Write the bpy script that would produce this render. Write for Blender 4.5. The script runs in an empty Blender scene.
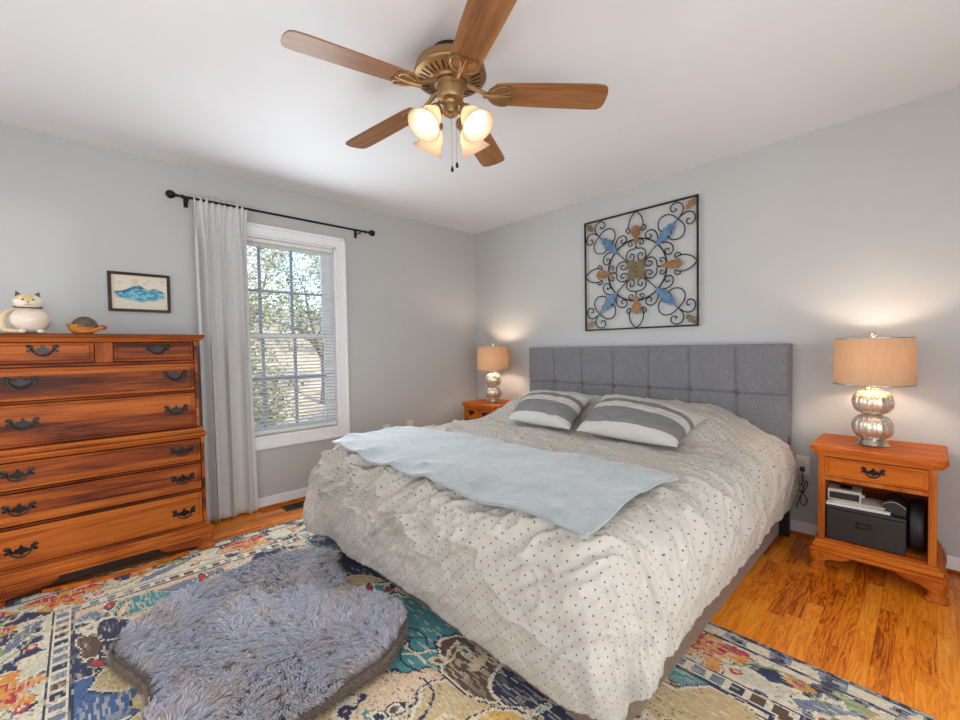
import bpy, bmesh, math, random
import numpy as np
from mathutils import Vector, Matrix
from mathutils.bvhtree import BVHTree

random.seed(7)
SC = bpy.context.scene
COL = SC.collection
PI = math.pi

def srgb(r, g, b):
    f = lambda c: (c / 12.92) if c <= 0.04045 else ((c + 0.055) / 1.055) ** 2.4
    return (f(r / 255), f(g / 255), f(b / 255), 1.0)

# ------------------------------------------------------------------ camera
cam_d = bpy.data.cameras.new('camera')
cam_d.sensor_width = 36.0
cam_d.lens = 423.33 * 36.0 / 960.0
cam_d.clip_start = 0.02
cam = bpy.data.objects.new('camera', cam_d)
COL.objects.link(cam)
_yaw, _pit, _rol = 0.81431, 0.02762, -0.01662
_f = Vector((-math.sin(_yaw) * math.cos(_pit), math.cos(_yaw) * math.cos(_pit), -math.sin(_pit)))
_r = Vector((math.cos(_yaw), math.sin(_yaw), 0))
_u = _r.cross(_f)
_c, _s = math.cos(_rol), math.sin(_rol)
_R, _U = _c * _r + _s * _u, -_s * _r + _c * _u
cam.matrix_world = Matrix(((_R.x, _U.x, -_f.x, 3.443), (_R.y, _U.y, -_f.y, -3.2069), (_R.z, _U.z, -_f.z, 1.1818), (0, 0, 0, 1)))
SC.camera = cam

# ------------------------------------------------------------------ world, sun, large lights, exposure
wd = bpy.data.worlds.new('sky'); SC.world = wd; wd.use_nodes = True
_nt = wd.node_tree
_sky = _nt.nodes.new('ShaderNodeTexSky'); _sky.sky_type = 'NISHITA'
_sky.sun_disc = False; _sky.sun_elevation = math.radians(42); _sky.sun_rotation = math.radians(90)
_nt.links.new(_sky.outputs[0], _nt.nodes['Background'].inputs[0])
_nt.nodes['Background'].inputs[1].default_value = 0.19

def lamp(name, kind, loc, energy, color, rot=(0, 0, 0), size=None, size_y=None, parent=None, radius=None, spread=None):
    d = bpy.data.lights.new(name, kind); d.energy = energy; d.color = color[:3]
    if kind == 'AREA':
        d.shape = 'RECTANGLE'; d.size = size; d.size_y = size_y or size
        if spread: d.spread = spread
    if radius is not None: d.shadow_soft_size = radius
    o = bpy.data.objects.new(name, d); COL.objects.link(o); o.location = loc; o.rotation_euler = rot
    if parent: o.parent = parent
    return o

sun = lamp('sun', 'SUN', (3, 0, 8), 1.5, (1.0, 0.95, 0.86), rot=(math.radians(-15), math.radians(46), 0))
sun.data.angle = 0.01
# added fill lamps at windowless walls behind camera
lamp('fill_light_back', 'AREA', (2.2, -4.26, 1.35), 13, (0.87, 0.945, 1.0), rot=(math.radians(93), 0, 0), size=4.0, size_y=2.0)
lamp('fill_light_side', 'AREA', (4.36, -2.75, 1.35), 26, (0.88, 0.95, 1.0), rot=(math.radians(98), 0, math.radians(90)), size=2.8, size_y=2.0)
lamp('assumed_hall_light', 'SPOT', (9.0, -3.5, 1.9), 110, (1.0, 0.98, 0.95), rot=(math.radians(90), 0, math.radians(90)), radius=0.10)  # assumed lamp beyond the doorway, for the lit patch on the window wall
lamp('fill_light_window', 'AREA', (0.20, -1.95, 1.25), 8, (0.86, 0.95, 1.0), rot=(math.radians(90), 0, math.radians(-90)), size=0.62, size_y=1.4)  # added fill lamp inside the room, in front of the blind
SC.view_settings.view_transform = 'Standard'
SC.view_settings.look = 'None'
SC.view_settings.gamma = 1.0
SC.view_settings.use_curve_mapping = False
SC.view_settings.exposure = 1.52
SC.cycles.use_denoising = True
SC.cycles.max_bounces = 10
SC.cycles.diffuse_bounces = 6
SC.cycles.transparent_max_bounces = 16

# ------------------------------------------------------------------ node helpers and materials
def new_mat(name):
    m = bpy.data.materials.new(name); m.use_nodes = True
    return m, m.node_tree, m.node_tree.nodes['Principled BSDF']

def nd(nt, typ, **kw):
    n = nt.nodes.new(typ)
    for k, v in kw.items():
        if k.startswith('i_'):
            key = k[2:]
            n.inputs[int(key) if key.isdigit() else key.replace('_', ' ')].default_value = v
        else: setattr(n, k, v)
    return n

def ramp(nt, stops, interp='LINEAR'):
    n = nt.nodes.new('ShaderNodeValToRGB'); cr = n.color_ramp; cr.interpolation = interp
    while len(cr.elements) > 1: cr.elements.remove(cr.elements[-1])
    cr.elements[0].position = stops[0][0]; cr.elements[0].color = stops[0][1]
    for p, c in stops[1:]:
        e = cr.elements.new(p); e.color = c
    return n

def plain(name, col, rough=0.5, metal=0.0, bump=0.0, bscale=200, var=0.06, coat=0.0):
    """one-colour surface with slight procedural mottling and optional fine bump"""
    m, nt, b = new_mat(name); L = nt.links.new
    tc = nd(nt, 'ShaderNodeTexCoord')
    n = nd(nt, 'ShaderNodeTexNoise', i_Scale=bscale * 0.15, i_Detail=4.0)
    L(tc.outputs['Object'], n.inputs['Vector'])
    lo = tuple(c * (1 - var) for c in col[:3]) + (1,); hi = tuple(min(1, c * (1 + var)) for c in col[:3]) + (1,)
    r = ramp(nt, [(0.3, lo), (0.7, hi)]); L(n.outputs['Fac'], r.inputs[0]); L(r.outputs[0], b.inputs['Base Color'])
    b.inputs['Roughness'].default_value = rough; b.inputs['Metallic'].default_value = metal
    b.inputs['Coat Weight'].default_value = coat
    if bump:
        n2 = nd(nt, 'ShaderNodeTexNoise', i_Scale=bscale, i_Detail=3.0); L(tc.outputs['Object'], n2.inputs['Vector'])
        bp = nd(nt, 'ShaderNodeBump', i_Strength=bump, i_Distance=0.002); L(n2.outputs['Fac'], bp.inputs['Height']); L(bp.outputs[0], b.inputs['Normal'])
    return m

def wood(name, dark, mid, light, axis=1, scale=1.0, rough=0.5, coat=0.03, boards=0.0):
    """varnished wood: grain runs along the given object axis"""
    m, nt, b = new_mat(name); L = nt.links.new
    tc = nd(nt, 'ShaderNodeTexCoord'); oi = nd(nt, 'ShaderNodeObjectInfo')
    off = nd(nt, 'ShaderNodeVectorMath', operation='MULTIPLY_ADD')
    L(oi.outputs['Random'], off.inputs[0]); off.inputs[1].default_value = (7.3, 5.1, 9.7); L(tc.outputs['Object'], off.inputs[2])
    sc_ = [9.0 * scale] * 3; sc_[axis] = 0.9 * scale
    mp = nd(nt, 'ShaderNodeMapping'); mp.inputs['Scale'].default_value = sc_; L(off.outputs[0], mp.inputs['Vector'])
    n1 = nd(nt, 'ShaderNodeTexNoise', i_Scale=1.6, i_Detail=6.0, i_Roughness=0.62, i_Distortion=0.7); L(mp.outputs[0], n1.inputs['Vector'])
    sc2 = [90.0 * scale] * 3; sc2[axis] = 3.0 * scale
    mp2 = nd(nt, 'ShaderNodeMapping'); mp2.inputs['Scale'].default_value = sc2; L(off.outputs[0], mp2.inputs['Vector'])
    n2 = nd(nt, 'ShaderNodeTexNoise', i_Scale=1.5, i_Detail=4.0); L(mp2.outputs[0], n2.inputs['Vector'])
    ad = nd(nt, 'ShaderNodeMath', operation='MULTIPLY_ADD'); L(n2.outputs['Fac'], ad.inputs[0]); ad.inputs[1].default_value = 0.35
    L(n1.outputs['Fac'], ad.inputs[2])
    last = ad
    if boards:
        sx = nd(nt, 'ShaderNodeSeparateXYZ'); L(off.outputs[0], sx.inputs[0])
        fl = nd(nt, 'ShaderNodeMath', operation='MULTIPLY'); L(sx.outputs[2], fl.inputs[0]); fl.inputs[1].default_value = 19.0
        fl2 = nd(nt, 'ShaderNodeMath', operation='FLOOR'); L(fl.outputs[0], fl2.inputs[0])
        wn = nd(nt, 'ShaderNodeTexWhiteNoise', noise_dimensions='1D'); L(fl2.outputs[0], wn.inputs['W'])
        ad2 = nd(nt, 'ShaderNodeMath', operation='MULTIPLY_ADD'); L(wn.outputs['Value'], ad2.inputs[0]); ad2.inputs[1].default_value = boards
        L(ad.outputs[0], ad2.inputs[2])
        ad3 = nd(nt, 'ShaderNodeMath', operation='SUBTRACT'); L(ad2.outputs[0], ad3.inputs[0]); ad3.inputs[1].default_value = boards * 0.5
        last = ad3
    r = ramp(nt, [(0.42, dark), (0.62, mid), (0.88, light)]); L(last.outputs[0], r.inputs[0]); L(r.outputs[0], b.inputs['Base Color'])
    b.inputs['Roughness'].default_value = rough; b.inputs['Coat Weight'].default_value = coat; b.inputs['Coat Roughness'].default_value = 0.25; b.inputs['Specular IOR Level'].default_value = 0.2
    bp = nd(nt, 'ShaderNodeBump', i_Strength=0.08, i_Distance=0.001); L(n2.outputs['Fac'], bp.inputs['Height']); L(bp.outputs[0], b.inputs['Normal'])
    return m

def weave(name, c1, c2, scale=700, rough=0.9, bump=0.35, sheen=0.2, mott=0.0):
    """woven upholstery: cross-hatched fine noise in two directions"""
    m, nt, b = new_mat(name); L = nt.links.new
    tc = nd(nt, 'ShaderNodeTexCoord'); outs = []
    for s in ((1, .12, .12), (.12, 1, 1)):
        mp = nd(nt, 'ShaderNodeMapping'); mp.inputs['Scale'].default_value = tuple(k * scale for k in s); L(tc.outputs['Object'], mp.inputs['Vector'])
        n = nd(nt, 'ShaderNodeTexNoise', i_Scale=1.0, i_Detail=2.0); L(mp.outputs[0], n.inputs['Vector']); outs.append(n)
    ad = nd(nt, 'ShaderNodeMath', operation='ADD'); L(outs[0].outputs['Fac'], ad.inputs[0]); L(outs[1].outputs['Fac'], ad.inputs[1])
    hf = nd(nt, 'ShaderNodeMath', operation='MULTIPLY'); L(ad.outputs[0], hf.inputs[0]); hf.inputs[1].default_value = 0.5
    r = ramp(nt, [(0.36, c1), (0.64, c2)]); L(hf.outputs[0], r.inputs[0])
    src = r.outputs[0]
    if mott:
        n3 = nd(nt, 'ShaderNodeTexNoise', i_Scale=14.0, i_Detail=5.0); L(tc.outputs['Object'], n3.inputs['Vector'])
        r3 = ramp(nt, [(0.35, (1 - mott,) * 3 + (1,)), (0.65, (1 + mott,) * 3 + (1,))]); L(n3.outputs['Fac'], r3.inputs[0])
        mx = nd(nt, 'ShaderNodeMix', data_type='RGBA', blend_type='MULTIPLY'); mx.inputs['Factor'].default_value = 1
        L(src, mx.inputs['A']); L(r3.outputs[0], mx.inputs['B']); src = mx.outputs['Result']
    L(src, b.inputs['Base Color'])
    b.inputs['Roughness'].default_value = rough; b.inputs['Sheen Weight'].default_value = sheen
    bp = nd(nt, 'ShaderNodeBump', i_Strength=bump, i_Distance=0.002); L(hf.outputs[0], bp.inputs['Height']); L(bp.outputs[0], b.inputs['Normal'])
    return m

def attr_mat(name, rough=0.9, attr='col', weave_bump=0.0, sheen=0.0):
    m, nt, b = new_mat(name); L = nt.links.new
    a = nd(nt, 'ShaderNodeAttribute', attribute_name=attr)
    tc = nd(nt, 'ShaderNodeTexCoord'); n = nd(nt, 'ShaderNodeTexNoise', i_Scale=260.0, i_Detail=2.0); L(tc.outputs['Object'], n.inputs['Vector'])
    r = ramp(nt, [(0.3, (.86, .86, .86, 1)), (0.7, (1.1, 1.1, 1.1, 1))]); L(n.outputs['Fac'], r.inputs[0])
    mx = nd(nt, 'ShaderNodeMix', data_type='RGBA', blend_type='MULTIPLY'); mx.inputs['Factor'].default_value = 1
    L(a.outputs['Color'], mx.inputs['A']); L(r.outputs[0], mx.inputs['B']); L(mx.outputs['Result'], b.inputs['Base Color'])
    b.inputs['Roughness'].default_value = rough; b.inputs['Sheen Weight'].default_value = sheen
    if weave_bump:
        bp = nd(nt, 'ShaderNodeBump', i_Strength=weave_bump, i_Distance=0.003); L(n.outputs['Fac'], bp.inputs['Height']); L(bp.outputs[0], b.inputs['Normal'])
    return m

def emit(name, col, strength):
    m, nt, b = new_mat(name)
    b.inputs['Base Color'].default_value = col
    b.inputs['Emission Color'].default_value = col; b.inputs['Emission Strength'].default_value = strength
    return m

def wall_paint(name, col):
    m, nt, b = new_mat(name); L = nt.links.new
    tc = nd(nt, 'ShaderNodeTexCoord')
    n = nd(nt, 'ShaderNodeTexNoise', i_Scale=1.3, i_Detail=5.0); L(tc.outputs['Object'], n.inputs['Vector'])
    r = ramp(nt, [(0.3, tuple(c * .97 for c in col[:3]) + (1,)), (0.7, tuple(c * 1.03 for c in col[:3]) + (1,))]); L(n.outputs['Fac'], r.inputs[0]); L(r.outputs[0], b.inputs['Base Color'])
    b.inputs['Roughness'].default_value = 0.62
    n2 = nd(nt, 'ShaderNodeTexNoise', i_Scale=180.0, i_Detail=3.0); L(tc.outputs['Object'], n2.inputs['Vector'])
    bp = nd(nt, 'ShaderNodeBump', i_Strength=0.06, i_Distance=0.001); L(n2.outputs['Fac'], bp.inputs['Height']); L(bp.outputs[0], b.inputs['Normal'])
    return m

def floor_mat():
    """oak strip floor, strips run along y"""
    m, nt, b = new_mat('oak_strip_floor'); L = nt.links.new
    tc = nd(nt, 'ShaderNodeTexCoord'); s = nd(nt, 'ShaderNodeSeparateXYZ'); L(tc.outputs['Object'], s.inputs[0])
    def M(op, a, bb=None, c=None):
        n = nd(nt, 'ShaderNodeMath', operation=op)
        for i, v in enumerate((a, bb, c)):
            if v is None: continue
            if isinstance(v, (int, float)): n.inputs[i].default_value = v
            else: L(v, n.inputs[i])
        return n.outputs[0]
    W_, LEN = 0.057, 0.48
    cx = M('DIVIDE', s.outputs[0], W_); ci = M('FLOOR', cx); cf = M('FRACT', cx)
    wn = nd(nt, 'ShaderNodeTexWhiteNoise', noise_dimensions='1D'); L(ci, wn.inputs['W'])
    yy = M('MULTIPLY_ADD', wn.outputs['Value'], 5.0, M('DIVIDE', s.outputs[1], LEN)); ri = M('FLOOR', yy); rf = M('FRACT', yy)
    cmb = nd(nt, 'ShaderNodeCombineXYZ'); L(ci, cmb.inputs[0]); L(ri, cmb.inputs[1])
    wn2 = nd(nt, 'ShaderNodeTexWhiteNoise', noise_dimensions='2D'); L(cmb.outputs[0], wn2.inputs['Vector'])
    va = nd(nt, 'ShaderNodeVectorMath', operation='MULTIPLY_ADD'); L(wn2.outputs['Color'], va.inputs[0]); va.inputs[1].default_value = (9, 9, 9); L(tc.outputs['Object'], va.inputs[2])
    mp = nd(nt, 'ShaderNodeMapping'); mp.inputs['Scale'].default_value = (16, 1.7, 16); L(va.outputs[0], mp.inputs['Vector'])
    n1 = nd(nt, 'ShaderNodeTexNoise', i_Scale=1.4, i_Detail=5.0, i_Roughness=0.6, i_Distortion=0.9); L(mp.outputs[0], n1.inputs['Vector'])
    rings = M('PINGPONG', M('MULTIPLY', n1.outputs['Fac'], 7.0), 0.5)
    mp2 = nd(nt, 'ShaderNodeMapping'); mp2.inputs['Scale'].default_value = (150, 5, 150); L(va.outputs[0], mp2.inputs['Vector'])
    n2 = nd(nt, 'ShaderNodeTexNoise', i_Scale=1.2, i_Detail=3.0); L(mp2.outputs[0], n2.inputs['Vector'])
    g = M('ADD', M('MULTIPLY', rings, 0.62), M('MULTIPLY', n2.outputs['Fac'], 0.5))
    g = M('ADD', g, M('MULTIPLY', M('SUBTRACT', wn2.outputs['Value'], 0.5), 0.36))
    r = ramp(nt, [(0.12, srgb(156, 70, 8)), (0.28, srgb(218, 116, 20)), (0.56, srgb(240, 146, 36)), (0.85, srgb(246, 172, 66))]); L(g, r.inputs[0])
    e1 = M('MINIMUM', cf, M('SUBTRACT', 1.0, cf)); e2 = M('MULTIPLY', M('MINIMUM', rf, M('SUBTRACT', 1.0, rf)), LEN / W_)
    e = M('MINIMUM', e1, e2)
    er = ramp(nt, [(0.0, (.55, .5, .45, 1)), (0.02, (1, 1, 1, 1))]); L(e, er.inputs[0])
    mx = nd(nt, 'ShaderNodeMix', data_type='RGBA', blend_type='MULTIPLY'); mx.inputs['Factor'].default_value = 1
    L(r.outputs[0], mx.inputs['A']); L(er.outputs[0], mx.inputs['B']); L(mx.outputs['Result'], b.inputs['Base Color'])
    b.inputs['Roughness'].default_value = 0.34; b.inputs['Coat Weight'].default_value = 0.08; b.inputs['Specular IOR Level'].default_value = 0.35
    bp = nd(nt, 'ShaderNodeBump', i_Strength=0.12, i_Distance=0.001); L(er.outputs[0], bp.inputs['Height']); L(bp.outputs[0], b.inputs['Normal'])
    return m

def glass_thin(name, tint=(0.95, 0.97, 0.98, 1), gloss=0.08):
    m = bpy.data.materials.new(name); m.use_nodes = True; nt = m.node_tree; nt.nodes.clear(); L = nt.links.new
    o = nd(nt, 'ShaderNodeOutputMaterial'); t = nd(nt, 'ShaderNodeBsdfTransparent'); t.inputs[0].default_value = tint
    g = nd(nt, 'ShaderNodeBsdfGlossy'); g.inputs['Roughness'].default_value = 0.05
    fr = nd(nt, 'ShaderNodeFresnel'); fr.inputs['IOR'].default_value = 1.25
    mx = nd(nt, 'ShaderNodeMixShader'); L(fr.outputs[0], mx.inputs[0]); L(t.outputs[0], mx.inputs[1]); L(g.outputs[0], mx.inputs[2]); L(mx.outputs[0], o.inputs[0])
    return m

def translucent(name, col, fac=0.5, rough=0.9, stripe=0.0):
    m = bpy.data.materials.new(name); m.use_nodes = True; nt = m.node_tree; nt.nodes.clear(); L = nt.links.new
    o = nd(nt, 'ShaderNodeOutputMaterial'); d = nd(nt, 'ShaderNodeBsdfPrincipled'); d.inputs['Roughness'].default_value = rough
    t = nd(nt, 'ShaderNodeBsdfTranslucent')
    tc = nd(nt, 'ShaderNodeTexCoord'); mp = nd(nt, 'ShaderNodeMapping'); mp.inputs['Scale'].default_value = (260, 260, 12) if stripe else (30, 30, 30)
    L(tc.outputs['Object'], mp.inputs['Vector'])
    n = nd(nt, 'ShaderNodeTexNoise', i_Scale=1.0, i_Detail=3.0); L(mp.outputs[0], n.inputs['Vector'])
    v = stripe or 0.03
    r = ramp(nt, [(0.3, tuple(c * (1 - v) for c in col[:3]) + (1,)), (0.7, tuple(min(1, c * (1 + v)) for c in col[:3]) + (1,))]); L(n.outputs['Fac'], r.inputs[0])
    L(r.outputs[0], d.inputs['Base Color']); L(r.outputs[0], t.inputs[0])
    mx = nd(nt, 'ShaderNodeMixShader'); mx.inputs[0].default_value = fac
    L(d.outputs[0], mx.inputs[1]); L(t.outputs[0], mx.inputs[2]); L(mx.outputs[0], o.inputs[0])
    return m

def mercury_glass():
    m, nt, b = new_mat('mercury_glass'); L = nt.links.new
    tc = nd(nt, 'ShaderNodeTexCoord')
    n = nd(nt, 'ShaderNodeTexNoise', i_Scale=55.0, i_Detail=6.0, i_Roughness=0.7); L(tc.outputs['Object'], n.inputs['Vector'])
    r = ramp(nt, [(0.34, srgb(170, 142, 112)), (0.46, srgb(220, 204, 182)), (0.7, srgb(236, 230, 220))]); L(n.outputs['Fac'], r.inputs[0]); L(r.outputs[0], b.inputs['Base Color'])
    b.inputs['Metallic'].default_value = 0.75; b.inputs['Coat Weight'].default_value = 0.6; b.inputs['Coat Roughness'].default_value = 0.03
    r2 = ramp(nt, [(0.4, (.5, .5, .5, 1)), (0.65, (.14, .14, .14, 1))]); L(n.outputs['Fac'], r2.inputs[0]); L(r2.outputs[0], b.inputs['Roughness'])
    return m

def duvet_mat():
    m, nt, b = new_mat('dotted_duvet_cotton'); L = nt.links.new
    uv = nd(nt, 'ShaderNodeUVMap', uv_map='cloth')
    def M(op, a, bb=None, c=None):
        n = nd(nt, 'ShaderNodeMath', operation=op)
        for i, v in enumerate((a, bb, c)):
            if v is None: continue
            if isinstance(v, (int, float)): n.inputs[i].default_value = v
            else: L(v, n.inputs[i])
        return n.outputs[0]
    s = nd(nt, 'ShaderNodeSeparateXYZ'); L(uv.outputs[0], s.inputs[0])
    P = 0.043
    def dots(ox, oy):
        fx = M('SUBTRACT', M('FRACT', M('ADD', M('DIVIDE', s.outputs[0], P), ox)), 0.5)
        fy = M('SUBTRACT', M('FRACT', M('ADD', M('DIVIDE', s.outputs[1], P), oy)), 0.5)
        return M('SQRT', M('ADD', M('MULTIPLY', fx, fx), M('MULTIPLY', fy, fy)))
    d = M('MINIMUM', dots(0, 0), dots(0.5, 0.5))
    dr = ramp(nt, [(0.056, (1, 1, 1, 1)), (0.080, (0, 0, 0, 1))]); L(d, dr.inputs[0])
    n = nd(nt, 'ShaderNodeTexNoise', i_Scale=9.0, i_Detail=5.0); L(uv.outputs[0], n.inputs['Vector'])
    base = ramp(nt, [(0.3, srgb(180, 172, 162)), (0.7, srgb(190, 183, 173))]); L(n.outputs['Fac'], base.inputs[0])
    mx = nd(nt, 'ShaderNodeMix', data_type='RGBA'); L(dr.outputs[0], mx.inputs['Factor']); L(base.outputs[0], mx.inputs['A']); mx.inputs['B'].default_value = srgb(84, 84, 92)
    L(mx.outputs['Result'], b.inputs['Base Color'])
    b.inputs['Roughness'].default_value = 0.92; b.inputs['Sheen Weight'].default_value = 0.1
    n2 = nd(nt, 'ShaderNodeTexNoise', i_Scale=55.0, i_Detail=5.0, i_Roughness=0.6); L(uv.outputs[0], n2.inputs['Vector'])
    bp = nd(nt, 'ShaderNodeBump', i_Strength=0.45, i_Distance=0.006); L(n2.outputs['Fac'], bp.inputs['Height']); L(bp.outputs[0], b.inputs['Normal'])
    return m

def pillow_mat():
    m, nt, b = new_mat('striped_pillow_cotton'); L = nt.links.new
    uv = nd(nt, 'ShaderNodeUVMap', uv_map='cloth'); s = nd(nt, 'ShaderNodeSeparateXYZ'); L(uv.outputs[0], s.inputs[0])
    cream, grey = srgb(190, 186, 179), srgb(120, 118, 117)
    r = ramp(nt, [(0.0, cream), (0.11, grey), (0.40, cream), (0.55, grey), (0.65, cream)], 'CONSTANT'); L(s.outputs[1], r.inputs[0])
    n = nd(nt, 'ShaderNodeTexNoise', i_Scale=160.0, i_Detail=3.0); L(uv.outputs[0], n.inputs['Vector'])
    r2 = ramp(nt, [(0.3, (.86, .86, .86, 1)), (0.7, (1.08, 1.08, 1.08, 1))]); L(n.outputs['Fac'], r2.inputs[0])
    mx = nd(nt, 'ShaderNodeMix', data_type='RGBA', blend_type='MULTIPLY'); mx.inputs['Factor'].default_value = 1
    L(r.outputs[0], mx.inputs['A']); L(r2.outputs[0], mx.inputs['B']); L(mx.outputs['Result'], b.inputs['Base Color'])
    b.inputs['Roughness'].default_value = 0.9
    n3 = nd(nt, 'ShaderNodeTexNoise', i_Scale=14.0, i_Detail=5.0); L(uv.outputs[0], n3.inputs['Vector'])
    bp = nd(nt, 'ShaderNodeBump', i_Strength=0.35, i_Distance=0.01); L(n3.outputs['Fac'], bp.inputs['Height']); L(bp.outputs[0], b.inputs['Normal'])
    return m

MT = dict(
    wall=wall_paint('grey_wall_paint', srgb(186, 186, 184)),
    ceiling=wall_paint('white_ceiling_paint', srgb(226, 226, 227)),
    trim=plain('white_trim_paint', srgb(234, 234, 234), 0.4, var=0.02),
    floor=floor_mat(),
    cherry=wood('cherry_wood', srgb(70, 26, 6), srgb(136, 61, 15), srgb(184, 98, 30), axis=1, boards=0.42),
    cherry_up=wood('cherry_wood_upright', srgb(84, 32, 10), srgb(138, 62, 20), srgb(176, 92, 34), axis=2),
    cherry_x=wood('cherry_wood_crosswise', srgb(112, 48, 16), srgb(180, 92, 34), srgb(206, 124, 54), axis=0),
    honey=wood('honey_nightstand_wood', srgb(124, 52, 8), srgb(182, 88, 16), srgb(210, 120, 34), axis=0),
    honey_up=wood('honey_nightstand_wood_upright', srgb(120, 54, 12), srgb(170, 86, 22), srgb(196, 114, 40), axis=2),
    gap_shade=plain('under_dresser_shade', srgb(48, 30, 20), 0.6, var=0.15),  # near-black colour painted in for the shade under the dresser
    iron=plain('blackened_hardware', srgb(30, 30, 31), 0.34, 0.6, var=0.1),
    rod=plain('black_rod_metal', srgb(20, 20, 21), 0.35, 0.5),
    curtain=weave('grey_curtain_linen', srgb(192, 191, 189), srgb(206, 205, 203), 500),
    headboard=weave('charcoal_headboard_linen', srgb(92, 91, 94), srgb(136, 135, 138), 620, mott=0.04),
    skirt=weave('brown_bed_base_linen', srgb(104, 80, 62), srgb(134, 108, 86), 500),
    black=plain('black_plastic', srgb(26, 26, 27), 0.45, var=0.1),
    softblack=plain('black_leatherette', srgb(38, 38, 38), 0.5, bump=0.3, bscale=300),
    duvet=duvet_mat(), pillow=pillow_mat(),
    throw=weave('pale_grey_plush', srgb(136, 143, 145), srgb(158, 164, 166), 260, sheen=0.6, bump=0.5, mott=0.08),
    mercury=mercury_glass(),
    silver=plain('brushed_silver_metal', srgb(196, 188, 176), 0.25, 1.0, var=0.05),
    shade=translucent('tan_lamp_fabric', srgb(200, 172, 140), 0.26, stripe=0.07),
    frosted=translucent('frosted_fan_glass', srgb(238, 222, 200), 0.38, rough=0.25),
    brass=plain('antique_brass', srgb(158, 124, 84), 0.36, 0.7, var=0.12),
    brass_dark=plain('dark_bronze_metal', srgb(74, 56, 40), 0.4, 0.7),
    blade=wood('fan_blade_oak', srgb(98, 62, 36), srgb(140, 92, 54), srgb(168, 118, 74), axis=0, rough=0.42, coat=0.1),
    bulb=emit('warm_bulb_glass', srgb(255, 232, 204), 6.5),
    bulb_bed=emit('bedside_bulb_glass', srgb(255, 236, 214), 52.0),
    glass=glass_thin('window_glass'),
    muntin=plain('blue_grey_muntin', srgb(150, 160, 176), 0.5, var=0.03),
    slat=translucent('white_blind_slat', srgb(236, 237, 238), 0.28, rough=0.5),
    white=plain('white_plastic', srgb(225, 223, 218), 0.4, var=0.02),
    paper=plain('white_paper', srgb(216, 206, 194), 0.8, var=0.06),
    greyplastic=plain('grey_plastic', srgb(186, 180, 172), 0.5, var=0.05),
    blueleaf=plain('blue_painted_iron', srgb(88, 118, 150), 0.5, 0.2, bump=0.4, bscale=160, var=0.25),
    goldleaf=plain('copper_gold_painted_iron', srgb(146, 102, 62), 0.5, 0.3, bump=0.4, bscale=160, var=0.3),
    olive=plain('aged_bronze_painted_iron', srgb(116, 96, 66), 0.5, 0.3, bump=0.4, bscale=160, var=0.35),
    wrought=plain('black_wrought_iron', srgb(26, 25, 26), 0.5, 0.4),
    frame=wood('dark_picture_frame_wood', srgb(34, 28, 20), srgb(54, 44, 32), srgb(76, 64, 46), axis=1),
    cord=plain('grey_cord_rubber', srgb(70, 70, 70), 0.6),
    shell=plain('dark_ridged_shell', srgb(92, 76, 64), 0.6, bump=0.8, bscale=260, var=0.4),
    turtle=wood('orange_carved_wood', srgb(150, 78, 24), srgb(200, 124, 48), srgb(222, 158, 78), axis=1, scale=3),
    turtle_red=plain('reddish_carved_wood', srgb(150, 74, 48), 0.5, var=0.15),
    rug=attr_mat('distressed_woven_rug', 0.95, weave_bump=0.5, sheen=0.1),
    painting=attr_mat('watercolour_paper', 0.8),
    fur=attr_mat('plush_fur_strands', 0.7, sheen=0.15),
    furside=plain('brown_fur_skin', srgb(108, 92, 78), 0.95, bump=0.8, bscale=300, var=0.2),
    cat=attr_mat('glazed_cream_ceramic', 0.25),
    bark=plain('grey_brown_bark', srgb(104, 92, 80), 0.9, bump=0.5, bscale=40, var=0.2),
    leaf1=plain('olive_leaves', srgb(156, 152, 112), 0.7, var=0.3, bscale=30),
    leaf2=plain('tan_leaves', srgb(198, 180, 152), 0.7, var=0.3, bscale=30),
    leaf3=plain('green_leaves', srgb(122, 134, 96), 0.7, var=0.3, bscale=30),
    litter=plain('leaf_litter_ground', srgb(186, 168, 140), 0.95, bump=0.5, bscale=30, var=0.25),
)

# ------------------------------------------------------------------ mesh helpers
def add_box(bm, x0, x1, y0, y1, z0, z1, bev=0.0, seg=2, M=None):
    r = bmesh.ops.create_cube(bm, size=1.0); vs = r['verts']
    for v in vs:
        v.co = Vector(((x0 + x1) / 2 + v.co.x * (x1 - x0), (y0 + y1) / 2 + v.co.y * (y1 - y0), (z0 + z1) / 2 + v.co.z * (z1 - z0)))
    if bev > 0:
        es = list({e for v in vs for e in v.link_edges})
        rr = bmesh.ops.bevel(bm, geom=es, offset=bev, segments=seg, affect='EDGES', profile=0.5)
        vs = list({v for f in rr['faces'] for v in f.verts} | {v for v in vs if v.is_valid})
    if M is not None: bmesh.ops.transform(bm, matrix=M, verts=vs)
    return vs

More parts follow.
